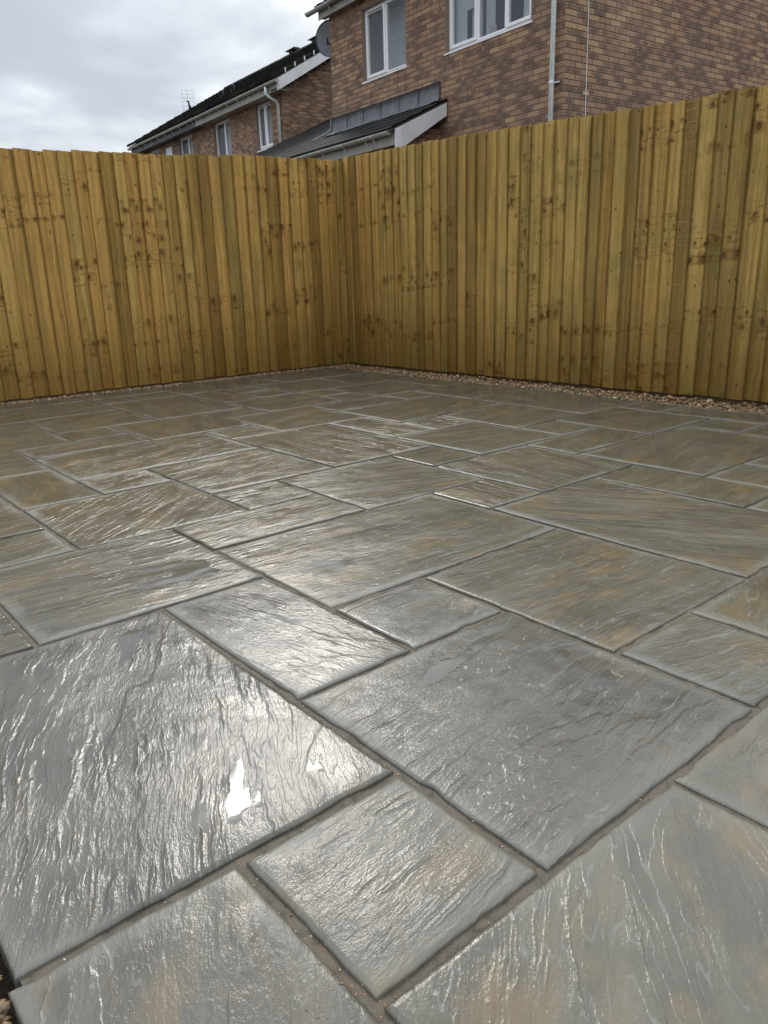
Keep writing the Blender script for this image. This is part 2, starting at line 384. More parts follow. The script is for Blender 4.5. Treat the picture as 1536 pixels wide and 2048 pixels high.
M_slab = slab_material(); M_wood = wood_material()
M_brick = brick_material('multi_stock_brick', False); M_brickA = brick_material('multi_stock_brick_far', True)
M_joint = simple('jointing_mortar', (0.135, 0.108, 0.076), 0.7, 0.45, 24, 0.0035, (0.048, 0.038, 0.026), 0.8)
M_mortar = simple('brick_mortar', (0.27, 0.20, 0.155), 0.9, 0.25, 14, 0.001)
M_soil = simple('bare_earth', (0.075, 0.050, 0.030), 0.95, 0.4, 9, 0.02)
M_upvc = simple('white_upvc', (0.86, 0.87, 0.87), 0.35, 0.04, 3)
M_fascia = simple('weathered_fascia', (0.30, 0.29, 0.245), 0.45, 0.15, 3, 0, (0.13, 0.13, 0.09), 0.55)
M_barge = simple('white_bargeboard', (0.72, 0.72, 0.73), 0.4, 0.08, 2, 0, (0.40, 0.40, 0.38), 0.4)
M_black = simple('dark_fascia', (0.035, 0.032, 0.030), 0.5, 0.2, 3)
M_gutter = simple('grimy_pvc_gutter', (0.36, 0.36, 0.31), 0.38, 0.15, 6, 0, (0.12, 0.13, 0.08), 0.65)
M_pipe = simple('white_pvc_pipe', (0.78, 0.82, 0.79), 0.4, 0.12, 16, 0, (0.42, 0.47, 0.43), 0.5)
M_lead = simple('weathered_lead', (0.25, 0.255, 0.27), 0.5, 0.5, 9, 0.004, (0.42, 0.43, 0.45), 0.7)
M_dark = simple('black_metal', (0.02, 0.02, 0.022), 0.5, 0.2, 5)
M_alu = simple('dull_aluminium', (0.20, 0.21, 0.22), 0.45, 0.1, 5)
M_dish = simple('grey_dish_paint', (0.30, 0.31, 0.335), 0.5, 0.08, 4)
M_cloth = simple('pale_curtain', (0.72, 0.75, 0.78), 0.9, 0.1, 5)
M_blind = simple('pale_blind', (0.60, 0.64, 0.68), 0.8, 0.05, 5)
M_room = simple('dim_room', (0.11, 0.12, 0.14), 0.9, 0.1, 2)
M_card = simple('white_card', (0.75, 0.72, 0.72), 0.7, 0.12, 40)
M_rail = simple('sawn_rail', (0.20, 0.14, 0.06), 0.8, 0.3, 12, 0.002)
M_gboard = simple('wet_gravel_board', (0.105, 0.055, 0.022), 0.6, 0.35, 10, 0.002)
M_membrane = simple('black_membrane', (0.02, 0.02, 0.02), 0.7, 0.3, 40, 0.003)
M_tile = attr_material('black_roof_tile', [(0.0, (0.008, 0.008, 0.009)), (0.6, (0.014, 0.014, 0.014)), (1.0, (0.022, 0.022, 0.021))], 0.7, 30, 0.003, 0.0, 0.04)
M_lip = simple('lit_tile_edge', (0.17, 0.17, 0.165), 0.5, 0.3, 20)  # grey concrete lip, painted paler for the sky light its edge catches
M_tilemoss = attr_material('mossy_roof_tile', [(0.0, (0.014, 0.014, 0.014)), (0.7, (0.024, 0.024, 0.022)), (1.0, (0.050, 0.056, 0.026))], 0.75, 18, 0.006, 0.0, 0.15)
M_stone = attr_material('flint_gravel', [(0.0, (0.20, 0.105, 0.035)), (0.2, (0.31, 0.175, 0.065)), (0.4, (0.060, 0.036, 0.020)), (0.6, (0.36, 0.23, 0.10)), (0.78, (0.13, 0.078, 0.038)), (1.0, (0.58, 0.46, 0.30))], 0.42, 90, 0.002, 0.35)
M_grit = attr_material('orange_grit', [(0.0, (0.30, 0.13, 0.05)), (0.5, (0.50, 0.30, 0.14)), (1.0, (0.62, 0.52, 0.38))], 0.5, 90, 0.001)
m, t, b = mat('window_glass'); M_glass = m
b.inputs['Base Color'].default_value = (0.9, 0.95, 0.97, 1); b.inputs['Roughness'].default_value = 0.02
b.inputs['Transmission Weight'].default_value = 0.0; b.inputs['Alpha'].default_value = 0.22
b.inputs['Base Color'].default_value = (0.22, 0.25, 0.28, 1); b.inputs['Specular IOR Level'].default_value = 1.0

# ------------------------------------------------------------------ ground
gm = bmesh.new()
S = 900
vs = [gm.verts.new(q) for q in ((-S, -S, -0.06), (S, -S, -0.06), (S, S, -0.06), (-S, S, -0.06))]; gm.faces.new(vs)
tag(mesh_obj('ground', gm, M_soil), kind='structure')

# ------------------------------------------------------------------ patio: grid of 0.30 m modules measured from the joints
GX = lambda i: 0.3903 + 0.3004 * i
GY = lambda j: 0.5130 + 0.2992 * j
I0, I1, J0, J1 = -1, 13, -3, 18
SL = [(-1, 1, 1, 4), (1, 2, 2, 4), (2, 3, 2, 3), (1, 3, 0, 2), (0, 1, 0, 1), (-1, 0, -1, 1), (0, 2, -3, 0), (2, 4, -2, 0), (3, 4, 0, 1), (4, 6, -1, 1),
      (3, 5, 1, 3), (5, 7, 1, 4), (7, 8, 2, 4), (8, 9, 1, 3), (9, 11, 1, 3), (8, 11, 3, 5), (11, 12, 4, 5), (10, 12, 5, 7), (9, 10, 6, 7), (8, 10, 5, 6),
      (6, 8, 4, 6), (5, 6, 4, 5), (2, 5, 3, 5), (2, 4, 5, 6), (0, 2, 4, 6), (-1, 0, 4, 6), (-1, 1, 6, 7), (-1, 1, 7, 10), (1, 3, 6, 8), (1, 2, 8, 10),
      (0, 2, 10, 12), (2, 4, 11, 12), (3, 4, 12, 13), (3, 5, 13, 15), (1, 3, 12, 15), (4, 6, 11, 13), (2, 5, 9, 11), (2, 3, 8, 9), (3, 5, 7, 9), (3, 4, 6, 7),
      (4, 6, 5, 7), (6, 7, 6, 7), (5, 7, 7, 10), (5, 6, 10, 11), (6, 8, 10, 12), (6, 7, 12, 13), (7, 8, 8, 10), (7, 9, 6, 8), (8, 9, 8, 9), (9, 11, 7, 9),
      (8, 11, 9, 11), (8, 10, 11, 12), (9, 10, 12, 13), (7, 9, 12, 14), (5, 7, 13, 16), (7, 8, 14, 16), (8, 9, 14, 15), (2, 5, 15, 17), (5, 6, 16, 17),
      (12, 13, 6, 7), (11, 13, 7, 10), (11, 13, 10, 12), (10, 12, 12, 14), (12, 13, 4, 6), (11, 13, 2, 4), (1, 2, 15, 17), (9, 11, 14, 16)]
occ = {}
for k, (a, b_, c_, d_) in enumerate(SL):
    for i in range(a, b_):
        for j in range(c_, d_):
            assert (i, j) not in occ, (SL[k], SL[occ[(i, j)]])
            occ[(i, j)] = k
for j in range(J1 - 1, J0 - 1, -1):
    for i in range(I0, I1):
        if (i, j) in occ: continue
        for (w_, h_) in rnd.sample([(2, 2), (3, 2), (2, 1), (1, 2), (2, 3)], 5) + [(2, 1), (1, 2), (1, 1)]:
            cells = [(i + p_, j - q_) for p_ in range(w_) for q_ in range(h_)]
            if all(I0 <= a < I1 and J0 <= b2 < J1 and (a, b2) not in occ for a, b2 in cells):
                for cc in cells: occ[cc] = len(SL)
                SL.append((i, i + w_, j - h_ + 1, j + 1)); break
bed = bmesh.new()
bx0, bx1, by0, by1 = GX(I0) + 0.016, GX(I1) - 0.012, GY(J0), GY(J1) - 0.012
# the mortar bed: fine enough to be uneven along the joints
nx, ny = 150, 220
vv = [[bed.verts.new((bx0 + (bx1 - bx0) * i / nx, by0 + (by1 - by0) * j / ny,
        -0.0060 + 0.0030 * mnoise.noise(Vector((i * 0.9, j * 0.9, 1.7))))) for j in range(ny + 1)] for i in range(nx + 1)]
for i in range(nx):
    for j in range(ny): bed.faces.new((vv[i][j], vv[i + 1][j], vv[i + 1][j + 1], vv[i][j + 1]))
box(bed, bx0, bx1, by0, by1, -0.055, -0.016)
patio = tag(mesh_obj('patio', bed, M_joint, smooth=True), kind='structure')

# per slab looks: (tone 0 grey..1 olive, grain angle in degrees from +x, relief strength)
LOOK = {(-1, 1, 1, 4): (0.12, 64, 0.80), (1, 2, 2, 4): (0.25, 100, 0.50), (2, 3, 2, 3): (0.35, 12, 0.25), (1, 3, 0, 2): (0.20, 12, 0.65), (0, 1, 0, 1): (0.50, 10, 0.50),
        (-1, 0, -1, 1): (0.45, 60, 0.35), (0, 2, -3, 0): (0.70, 40, 0.35), (2, 4, -2, 0): (0.75, 10, 0.2), (3, 4, 0, 1): (0.6, -15, 0.3), (3, 5, 1, 3): (0.65, 0, 0.3),
        (5, 7, 1, 4): (0.75, -60, 0.50), (0, 2, 4, 6): (0.45, -5, 0.8), (2, 5, 3, 5): (0.6, -5, 0.65), (1, 3, 6, 8): (0.8, 40, 0.6)}
def make_slab(i0, i1, j0, j1):
    g = 0.0068 + rnd.uniform(-0.002, 0.003)
    x0, x1, y0, y1 = GX(i0) + g, GX(i1) - g, GY(j0) + g, GY(j1) - g
    if i0 == I0: x0 += rnd.uniform(-0.006, 0.006)
    cx, cy = (x0 + x1) / 2, (y0 + y1) / 2; W, D = x1 - x0, y1 - y0
    dist = math.hypot(max(0, cx), cy)
    cell = 0.010 if dist < 1.3 else (0.018 if dist < 2.6 else 0.035)
    nx, ny = max(8, int(W / cell)), max(8, int(D / cell))
    sd = rnd.uniform(0, 500)
    bm = bmesh.new(); U = bm.loops.layers.uv.new('uv'); E = bm.loops.layers.uv.new('ed')
    def edge(u, k): # how far the dressed edge wanders in
        v_ = mnoise.noise(Vector((u * 9, sd + k * 17, 0))) * 0.0017 + mnoise.noise(Vector((u * 45, sd + k * 17, 4))) * 0.0013
        ch = mnoise.noise(Vector((u * 15, sd + k * 29, 9)))
        return v_ - (0.007 * max(0, ch - 0.30) / 0.4)
    fr = (0.0, 0.0035, 0.010)
    def axis(n, L):
        c_ = list(fr) + [0.010 + (L - 0.020) * k / n for k in range(1, n)] + [L - q for q in fr[::-1]]
        return c_
    ax, ay = axis(nx, W), axis(ny, D)
    info = {}; grid = []
    for a in ax:
        row = []
        for c2 in ay:
            dx, dy = min(a, W - a), min(c2, D - c2)
            dm = min(dx, dy)
            px, py = a, c2
            f = max(0, 1 - dm / 0.03)
            if a < W / 2: px = a - edge(c2, 0) * max(0, 1 - dx / 0.03)
            else: px = a + edge(c2, 1) * max(0, 1 - dx / 0.03)
            if c2 < D / 2: py = c2 - edge(a, 2) * max(0, 1 - dy / 0.03)
            else: py = c2 + edge(a, 3) * max(0, 1 - dy / 0.03)
            z_ = 0.0006 * mnoise.noise(Vector((a * 5, c2 * 5, sd))) + 0.0006 * mnoise.noise(Vector((a * 24, c2 * 24, sd)))
            z_ -= 0.0026 * max(0, 1 - dm / 0.004) ** 1.5 + 0.0003 * max(0, 1 - dm / 0.011) + 0.0004 * max(0, 1 - dm / 0.04) * (0.3 + max(0, mnoise.noise(Vector((a * 6, c2 * 6, sd + 50))) + 0.3))
            v_ = bm.verts.new((px - W / 2, py - D / 2, z_)); info[v_] = (a - W / 2, c2 - D / 2, dx, dy); row.append(v_)
        grid.append(row)
    for a in range(len(ax) - 1):
        for c2 in range(len(ay) - 1):
            f = bm.faces.new((grid[a][c2], grid[a + 1][c2], grid[a + 1][c2 + 1], grid[a][c2 + 1])); f.smooth = True
    ring = [grid[a][0] for a in range(len(ax))] + [grid[-1][k] for k in range(1, len(ay))] + [grid[a][-1] for a in range(len(ax) - 2, -1, -1)] + [grid[0][k] for k in range(len(ay) - 2, 0, -1)]
    low = []
    for v_ in ring:
        q = bm.verts.new((v_.co.x + rnd.uniform(-.0012, .0012), v_.co.y + rnd.uniform(-.0012, .0012), -0.028)); info[q] = info[v_]; low.append(q)
    n = len(ring)
    for k in range(n): bm.faces.new((ring[k], low[k], low[(k + 1) % n], ring[(k + 1) % n]))
    for f in bm.faces:
        for l in f.loops:
            q = info[l.vert]; l[U].uv = (q[0], q[1]); l[E].uv = (q[2], q[3])
    o = mesh_obj('paving_slab', bm, M_slab, patio)
    o.location = (cx, cy, rnd.uniform(-0.0012, 0.0012) + 0.0005)
    o.rotation_euler = (rnd.gauss(0, 0.0022), rnd.gauss(0, 0.0022), rnd.gauss(0, 0.0022))
    tn, an, stg = LOOK.get((i0, i1, j0, j1), (min(1, max(0, rnd.gauss(0.68, 0.18))), rnd.choice([0, 0, -12, 10, 18, 85, 90]) + rnd.gauss(0, 7), rnd.uniform(0.2, 0.75)))
    o.color = (tn, ((-an) % 180) / 180, stg, rnd.random())
    return o
for s_ in SL: make_slab(*s_)

# ------------------------------------------------------------------ fences
FX, FY = 4.565, 5.945      # faces of the two fence runs
def interp(x, tab):
    if x <= tab[0][0]: return tab[0][1]
    for (a, b_), (c_, d_) in zip(tab, tab[1:]):
        if x <= c_: return b_ + (d_ - b_) * (x - a) / (c_ - a)
    return tab[-1][1]
def board_mesh(wd, ht, thick, thin, sd, mirror=False):
    bm = bmesh.new(); n = 14; rows = []
    for k in range(n + 1):
        z_ = ht * k / n
        jl = 0.0022 * mnoise.noise(Vector((z_ * 2.1, sd, 0))); jr = 0.0022 * mnoise.noise(Vector((z_ * 2.1, sd, 5)))
        bow = 0.003 * mnoise.noise(Vector((z_ * 1.1, sd, 9)))
        zz = z_ + (rnd.uniform(-0.004, 0.004) if k == n else 0)
        rows.append([bm.verts.new(q) for q in ((jl, -thick + bow, zz), (jl + 0.0025, -thick - 0.0008 + bow, zz), (wd * 0.5 + jl, -(thick + thin) / 2 - 0.0006 + bow, zz), (wd + jr, -thin + bow, zz), (wd + jr, bow, zz), (jl, bow, zz))])
    if mirror:
        for r_ in rows:
            for v_ in r_: v_.co.x = wd - v_.co.x
    for a, b_ in zip(rows, rows[1:]):
        for k in range(6): bm.faces.new((a[k], a[(k + 1) % 6], b_[(k + 1) % 6], b_[k]))
    bm.faces.new(rows[0][::-1]); bm.faces.new(rows[-1])
    bmesh.ops.recalc_face_normals(bm, faces=bm.faces)
    return bm
def fence(name, label, origin, rz, length, pitch, top, tone, mirror=False):
    root = empty(name, origin, rz); tag(root, label, 'fence')
    u = 0.0; k = 0; grp = 0; seed = rnd.random(); fl = 0
    while u < length:
        p_ = pitch * rnd.uniform(0.86, 1.12)
        if u > length - 0.12: p_ = length - u
        if grp == 0: grp = rnd.choice([1, 2, 2, 3, 4]); seed = rnd.random()
        wd = p_ + 0.022
        ht = top(u) - 0.024
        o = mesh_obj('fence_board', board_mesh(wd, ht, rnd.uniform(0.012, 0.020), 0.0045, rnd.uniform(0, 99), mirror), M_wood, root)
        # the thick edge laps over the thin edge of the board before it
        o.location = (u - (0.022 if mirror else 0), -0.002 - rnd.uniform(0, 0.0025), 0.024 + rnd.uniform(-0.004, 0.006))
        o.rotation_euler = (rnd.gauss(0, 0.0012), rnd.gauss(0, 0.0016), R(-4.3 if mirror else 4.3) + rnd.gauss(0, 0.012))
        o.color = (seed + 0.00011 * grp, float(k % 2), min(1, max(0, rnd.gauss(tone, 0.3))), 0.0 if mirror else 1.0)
        u += p_; k += 1; grp -= 1
    for zr in (0.28, 0.9, 1.5):
        r_ = mesh_obj('rail', bx(-0.05, length + 0.02, 0.006, 0.05, zr, zr + 0.085), M_rail, root)
    for q in range(int(length / 1.8) + 1):
        mesh_obj('fence_post', bx(length - 0.11 - q * 1.8, length - 0.01 - q * 1.8, 0.052, 0.152, -0.05, 1.66), M_rail, root)
    mesh_obj('gravel_board', bx(-0.05, length, 0.002, 0.024, -0.05, 0.10), M_gboard, root)
    return root
LTOP = [(a, CAMZ + (b - CAMZ) * 5.945 / 6.018) for a, b in ((-3.5, 1.69), (1.69, 1.705), (2.77, 1.75), (3.65, 1.80), (4.61, 1.825))]
RTOP = [(a * 1.020, CAMZ + (b - CAMZ) * 4.565 / 4.475) for a, b in ((1.0, 1.68), (2.12, 1.69), (2.81, 1.71), (3.55, 1.74), (4.49, 1.782), (5.79, 1.806))]
XL0 = -2.6
fence('fence', 'left run of golden brown treated timber fence with overlapping upright boards meeting the corner', (XL0, FY, 0), 0, FX - 0.026 - XL0, 0.1005,
      lambda u: interp(XL0 + u, LTOP), 0.15)
YR1 = FY - 0.012; YR0 = -0.6
fence('fence', 'right run of olive treated timber fence rising towards the right edge below the brick house', (FX, YR1, 0), R(-90), YR1 - YR0, 0.1005,
      lambda u: interp(YR1 - u, RTOP), 0.75, True)

# ------------------------------------------------------------------ gravel margin
def stones(name, pts, m, parent=None):
    """pts: (x, y, z, size). Each stone an irregular squashed lump; one mesh."""
    base = bmesh.new(); bmesh.ops.create_icosphere(base, subdivisions=1, radius=1)
    bv = [v_.co.copy() for v_ in base.verts]; bf = [[v_.index for v_ in f.verts] for f in base.faces]; base.free()
    V, F, A = [], [], []
    for (px, py, pz, s_) in pts:
        e = Matrix.Rotation(rnd.uniform(0, 6.28), 3, 'Z') @ Matrix.Rotation(rnd.uniform(-0.6, 0.6), 3, 'X') @ Matrix.Rotation(rnd.uniform(-0.6, 0.6), 3, 'Y')
        sx, sy, sz = s_ * rnd.uniform(0.8, 1.3), s_ * rnd.uniform(0.6, 1.0), s_ * rnd.uniform(0.4, 0.7)
        o_ = len(V); sd = rnd.uniform(0, 999); a = rnd.random()
        for v_ in bv:
            k = 1 + 0.45 * mnoise.noise(v_ * 1.3 + Vector((sd, 0, 0)))
            q = e @ Vector((v_.x * sx * k, v_.y * sy * k, v_.z * sz * k)); V.append((px + q.x, py + q.y, pz + q.z))
        for f in bf: F.append([i + o_ for i in f]); A.append(a)
    me = bpy.data.meshes.new(name); me.from_pydata(V, [], F)
    at = me.attributes.new('rnd', 'FLOAT', 'FACE'); at.data.foreach_set('value', A)
    return mesh_obj(name, me, m, parent)
pts = []
px1 = GX(I1); py1 = GY(J1)
for k in range(5200):   # along the left run
    x_ = rnd.uniform(-0.6, FX - 0.03); v_ = rnd.random(); y_ = py1 + 0.006 + (FY - 0.02 - py1) * v_
    pts.append((x_, y_, -0.009 + 0.010 * v_ + rnd.uniform(-0.008, 0.010), rnd.uniform(0.005, 0.012)))
for k in range(8200):   # along the right run
    y_ = rnd.uniform(0.3, FY - 0.03); v_ = rnd.random(); x_ = px1 + 0.006 + (FX - 0.02 - px1) * v_
    pts.append((x_, y_, -0.018 + 0.010 * v_ * (0.6 + 0.8 * (0.5 + 0.5 * mnoise.noise(Vector((y_ * 3, 0, 0))))) + rnd.uniform(-0.008, 0.012), rnd.uniform(0.006, 0.0135)))
for k in range(46):     # strays kicked on to the slabs
    if k % 2: pts.append((px1 - abs(rnd.gauss(0, 0.10)), rnd.uniform(1.8, 5.6), 0.003, rnd.uniform(0.003, 0.007)))
    else: pts.append((rnd.uniform(0.6, 4.2), py1 - abs(rnd.gauss(0, 0.09)), 0.003, rnd.uniform(0.003, 0.007)))
for k in range(26):     # a few bigger flints
    y_ = rnd.uniform(1.6, 4.5); pts.append((FX - rnd.uniform(0.05, 0.12), y_, 0.014, rnd.uniform(0.014, 0.019)))
for k in range(5200):   # left of the patio, close to the lens
    y_ = rnd.uniform(-0.2, 6.0); pts.append((GX(I0) - 0.010 - abs(rnd.gauss(0, 0.13)) - rnd.uniform(0, 0.02), y_, -0.010 + rnd.uniform(-0.014, 0.010), rnd.uniform(0.007, 0.0135)))
for k in range(1500):
    y_ = rnd.uniform(0.2, 1.2); pts.append((GX(I0) - 0.006 - rnd.uniform(0, 0.12), y_, -0.004 + rnd.uniform(-0.014, 0.008), rnd.uniform(0.006, 0.011)))
tag(stones('gravel', pts, M_stone), 'golden brown and cream angular gravel filling the gap between patio and fences', 'gravel', kind='stuff')
sub = bmesh.new()
for a in ((-1.2, GX(I0) - 0.012, -0.6, py1), (px1 + 0.004, FX + 0.02, -0.6, FY), (-1.2, px1, py1 + 0.004, FY + 0.02)):
    vq = [sub.verts.new(q) for q in ((a[0], a[2], -0.026), (a[1], a[2], -0.026), (a[1], a[3], -0.026), (a[0], a[3], -0.026))]; sub.faces.new(vq)
tag(mesh_obj('gravel_bed', sub, M_soil), kind='structure')
mesh_obj('membrane', bx(GX(I0) - 0.002, GX(I0) + 0.001, -0.6, 0.66, -0.05, -0.012), M_membrane, patio)
gp = []
for k in range(420):
    x_ = rnd.uniform(GX(-1) + 0.02, GX(0) + 0.02); y_ = 0.38 + abs(rnd.gauss(0, 0.16)) * rnd.choice((1, 1, -0.6))
    if y_ < GY(1) - 0.02: gp.append((x_, y_, 0.0006, rnd.uniform(0.0006, 0.0016)))
for k in range(70):
    i_, j_ = rnd.choice([(-1, 1), (0, 1), (1, 1), (1, 0), (0, 0), (1, 2), (2, 2), (3, 1)])
    t_ = rnd.random()
    if rnd.random() < 0.5: gp.append((GX(i_ + t_), GY(j_) + rnd.uniform(-0.006, 0.006), -0.005, rnd.uniform(0.0009, 0.0022)))
    else: gp.append((GX(i_) + rnd.uniform(-0.006, 0.006), GY(j_ + t_), -0.005, rnd.uniform(0.0009, 0.0022)))
tag(stones('grit', gp, M_grit), 'fine orange sandy grit scattered over the nearest slabs and joints', 'grit', kind='stuff')
for (x_, y_, s_, lb) in ((1.2, 0.98, 0.0032, 'tiny tan pebble lying alone on the wide grey slab in the foreground'),
                         (3.42, 2.0, 0.0032, 'tiny white pebble lying on a far joint near the right fence')):
    tag(stones('pebble', [(x_, y_, 0.002, s_)], M_grit), lb, 'pebble')

# ------------------------------------------------------------------ houses (local axes: x along the facade away from the corner, y outwards, z up)
HC = (9.3108, 7.1733, 0.0); HR = math.atan2(0.99710408, 0.07604903)
camv = Vector((0, 0, CAMZ))
Hinv = (Matrix.Translation(HC) @ Matrix.Rotation(HR, 4, 'Z')).inverted()
cam_h = Hinv @ camv

def brick_face(plane, u0, u1, z0, z1, holes, quoin, gable=None):
    """list of bricks (u_start, u_end, z, ) on a face, running bond with 10 mm joints"""
    out = []; n0 = int(z0 / 0.075)
    for n in range(n0, int(z1 / 0.075)):
        zb = n * 0.075 + 0.005
        a, b_ = u0, u1
        if gable:
            g0 = gable(zb + 0.065)
            if g0 is None: continue
            a, b_ = max(a, g0[0]), min(b_, g0[1])
        off = 0.0 if (n + quoin) % 2 else -0.1125
        k = int((a - u0) / 0.225) - 1
        while True:
            s_ = u0 + off + k * 0.225; e_ = s_ + 0.215; k += 1
            if s_ >= b_: break
            s2, e2 = max(s_, a), min(e_, b_)
            if e2 - s2 < 0.03: continue
            cut = [(s2, e2)]
            for (h0, h1, hz0, hz1) in holes:
                if zb + 0.06 > hz0 and zb < hz1 - 0.01:
                    nc = []
                    for (p_, q_) in cut:
                        if q_ <= h0 or p_ >= h1: nc.append((p_, q_))
                        else:
                            if p_ < h0 - 0.03: nc.append((p_, h0))
                            if q_ > h1 + 0.03: nc.append((h1, q_))
                    cut = nc
            for p_, q_ in cut: out.append((p_, q_, zb))
    return out
def brick_geo(bm, U, A, plane, off, u0, u1, z_, rv, full=True):
    """plane 'y': face at y=off looking +y, u is x ; plane 'x': face at x=off looking -x, u is -y"""
    pr = 0.0035 + rnd.uniform(-0.0015, 0.0015)
    c = []
    bv = 0.004
    for (du, dz, dp) in ((0, 0, -0.012), (1, 0, -0.012), (1, 1, -0.012), (0, 1, -0.012), (0, 0, pr), (1, 0, pr), (1, 1, pr), (0, 1, pr)):
        u = u1 if du else u0; zz = z_ + 0.065 * dz
        if dp == pr: u += bv * (-1 if du else 1) * 0.5; zz += bv * (-1 if dz else 1) * 0.5
        if plane == 'y': c.append((u, off + dp, zz))
        else: c.append((off - dp, -u, zz))
    v_ = [bm.verts.new(q) for q in c]
    fs = []
    for f, uvq in (((4, 5, 6, 7), ((0, 0), (1, 0), (1, 1), (0, 1))), ((0, 1, 5, 4), ((0, 0), (1, 0), (1, .1), (0, .1))), ((1, 2, 6, 5), ((1, 0), (1, 1), (.95, 1), (.95, 0))),
                   ((2, 3, 7, 6), ((1, 1), (0, 1), (0, .9), (1, .9))), ((3, 0, 4, 7), ((0, 1), (0, 0), (.05, 0), (.05, 1)))):
        fc = bm.faces.new([v_[i] for i in f]); fs.append(fc)
        for l, q in zip(fc.loops, uvq): l[U].uv = q
        if A is not None: fc[A] = rv
    return fs
def brickwork(parent, faces, n_single):
    """faces: list of (plane, off, bricks). The n_single nearest bricks are objects, the others one joined part."""
    allb = []
    for plane, off, bl in faces:
        for (u0, u1, z_) in bl:
            c_ = Vector(((u0 + u1) / 2, off, z_)) if plane == 'y' else Vector((off, -(u0 + u1) / 2, z_))
            vis = z_ > 2.72
            allb.append(((c_ - cam_h).length + (0 if vis else 1000), plane, off, u0, u1, z_))
    allb.sort(key=lambda q: q[0])
    cache = {}
    for (dd_, plane, off, u0, u1, z_) in allb[:n_single]:
        key = (plane, round(u1 - u0, 3))
        if key not in cache:
            bm = bmesh.new(); U = bm.loops.layers.uv.new('uv')
            brick_geo(bm, U, None, plane, 0.0, 0.0, u1 - u0, 0.0, 0)
            bmesh.ops.recalc_face_normals(bm, faces=bm.faces)
            me = bpy.data.meshes.new('brick'); bm.to_mesh(me); bm.free(); me.materials.append(M_brick); cache[key] = me
        o = bpy.data.objects.new('brick', cache[key]); COL.objects.link(o); o.parent = parent
        o.location = (u0, off, z_) if plane == 'y' else (off, -u0, z_)
        o.location = Vector(o.location) + Vector((0, rnd.uniform(-.001, .001), 0) if plane == 'y' else (rnd.uniform(-.001, .001), 0, 0))
        # lead mesh instances stay unrotated
    if len(allb) > n_single:
        bm = bmesh.new(); U = bm.loops.layers.uv.new('uv'); A = bm.faces.layers.float.new('rnd')
        for (dd_, plane, off, u0, u1, z_) in allb[n_single:]: brick_geo(bm, U, A, plane, off, u0, u1, z_, rnd.random())
        bmesh.ops.recalc_face_normals(bm, faces=bm.faces)
        tag(mesh_obj('brick', bm, M_brickA, parent), kind='stuff')

def wall_with_holes(bm, u0, u1, z0, z1, y_out, y_in, holes):
    """facade slab facing +y between y_in and y_out, cut for rectangular openings"""
    us = sorted({u0, u1, *[h[0] for h in holes], *[h[1] for h in holes]}); zs = sorted({z0, z1, *[h[2] for h in holes], *[h[3] for h in holes]})
    for a, b_ in zip(us, us[1:]):
        for c_, d_ in zip(zs, zs[1:]):
            mu, mz = (a + b_) / 2, (c_ + d_) / 2
            if any(h[0] < mu < h[1] and h[2] < mz < h[3] for h in holes): continue
            box(bm, a, b_, y_in, y_out, c_, d_)
    bmesh.ops.remove_doubles(bm, verts=bm.verts, dist=0.0001)

def window(parent, u0, u1, z0, z1, y, mulls, casements, sill=True, curtain=None):
    """white uPVC window; y is the outer plane of the frame"""
    fw = 0.055; dp = 0.06
    bm = bmesh.new()
    box(bm, u0, u1, y - dp, y, z1 - fw, z1); box(bm, u0, u1, y - dp, y, z0, z0 + fw)
    box(bm, u0, u0 + fw, y - dp, y, z0 + fw, z1 - fw); box(bm, u1 - fw, u1, y - dp, y, z0 + fw, z1 - fw)
    for mu in mulls: box(bm, mu - 0.03, mu + 0.03, y - dp, y - 0.001, z0 + fw, z1 - fw)
    bmesh.ops.bevel(bm, geom=[e for e in bm.edges], offset=0.004, segments=1, affect='EDGES')
    wo = mesh_obj('window', bm, M_upvc, parent)
    edges = [u0 + fw] + [q for mu in mulls for q in (mu - 0.03, mu + 0.03)] + [u1 - fw]
    lights = [(edges[2 * k], edges[2 * k + 1]) for k in range(len(mulls) + 1)]
    for k, (a, b_) in enumerate(lights):
        za, zb = z0 + fw, z1 - fw
        if casements[k]:
            cw = 0.048; y1 = y + 0.014; y0 = y - 0.045
            a2, b2, za2, zb2 = a - 0.012, b_ + 0.012, za - 0.012, zb + 0.008
            cm = bmesh.new()
            box(cm, a2, b2, y0, y1, zb2 - cw, zb2); box(cm, a2, b2, y0, y1, za2, za2 + cw)
            box(cm, a2, a2 + cw, y0, y1, za2 + cw, zb2 - cw); box(cm, b2 - cw, b2, y0, y1, za2 + cw, zb2 - cw)
            bmesh.ops.bevel(cm, geom=[e for e in cm.edges], offset=0.004, segments=1, affect='EDGES')
            mesh_obj('casement', cm, M_upvc, wo)
            mesh_obj('trickle_vent', bx(a + 0.05, b_ - 0.05, y1, y1 + 0.012, zb2 - 0.030, zb2 - 0.018), M_dark, wo)
            a, b_, za, zb = a2 + cw, b2 - cw, za2 + cw, zb2 - cw
        g = bmesh.new(); box(g, a, b_, y - 0.030, y - 0.022, za, zb); mesh_obj('pane', g, M_glass, wo)
    if sill:
        s_ = bmesh.new(); prism(s_, [(y - 0.02, z0 - 0.002), (y + 0.085, z0 - 0.012), (y + 0.085, z0 - 0.034), (y - 0.02, z0 - 0.030)], u0 - 0.035, u1 + 0.035)
        mesh_obj('sill', s_, M_upvc, wo)
    # room behind: dim box
    rm = bmesh.new(); box(rm, u0 - 0.02, u1 + 0.02, y - 1.2, y - 0.075, z0 - 0.02, z1 + 0.02)
    for f in list(rm.faces):
        if f.calc_center_median().y > y - 0.1: rm.faces.remove(f)
    mesh_obj('room_lining', rm, M_room, wo)
    return wo
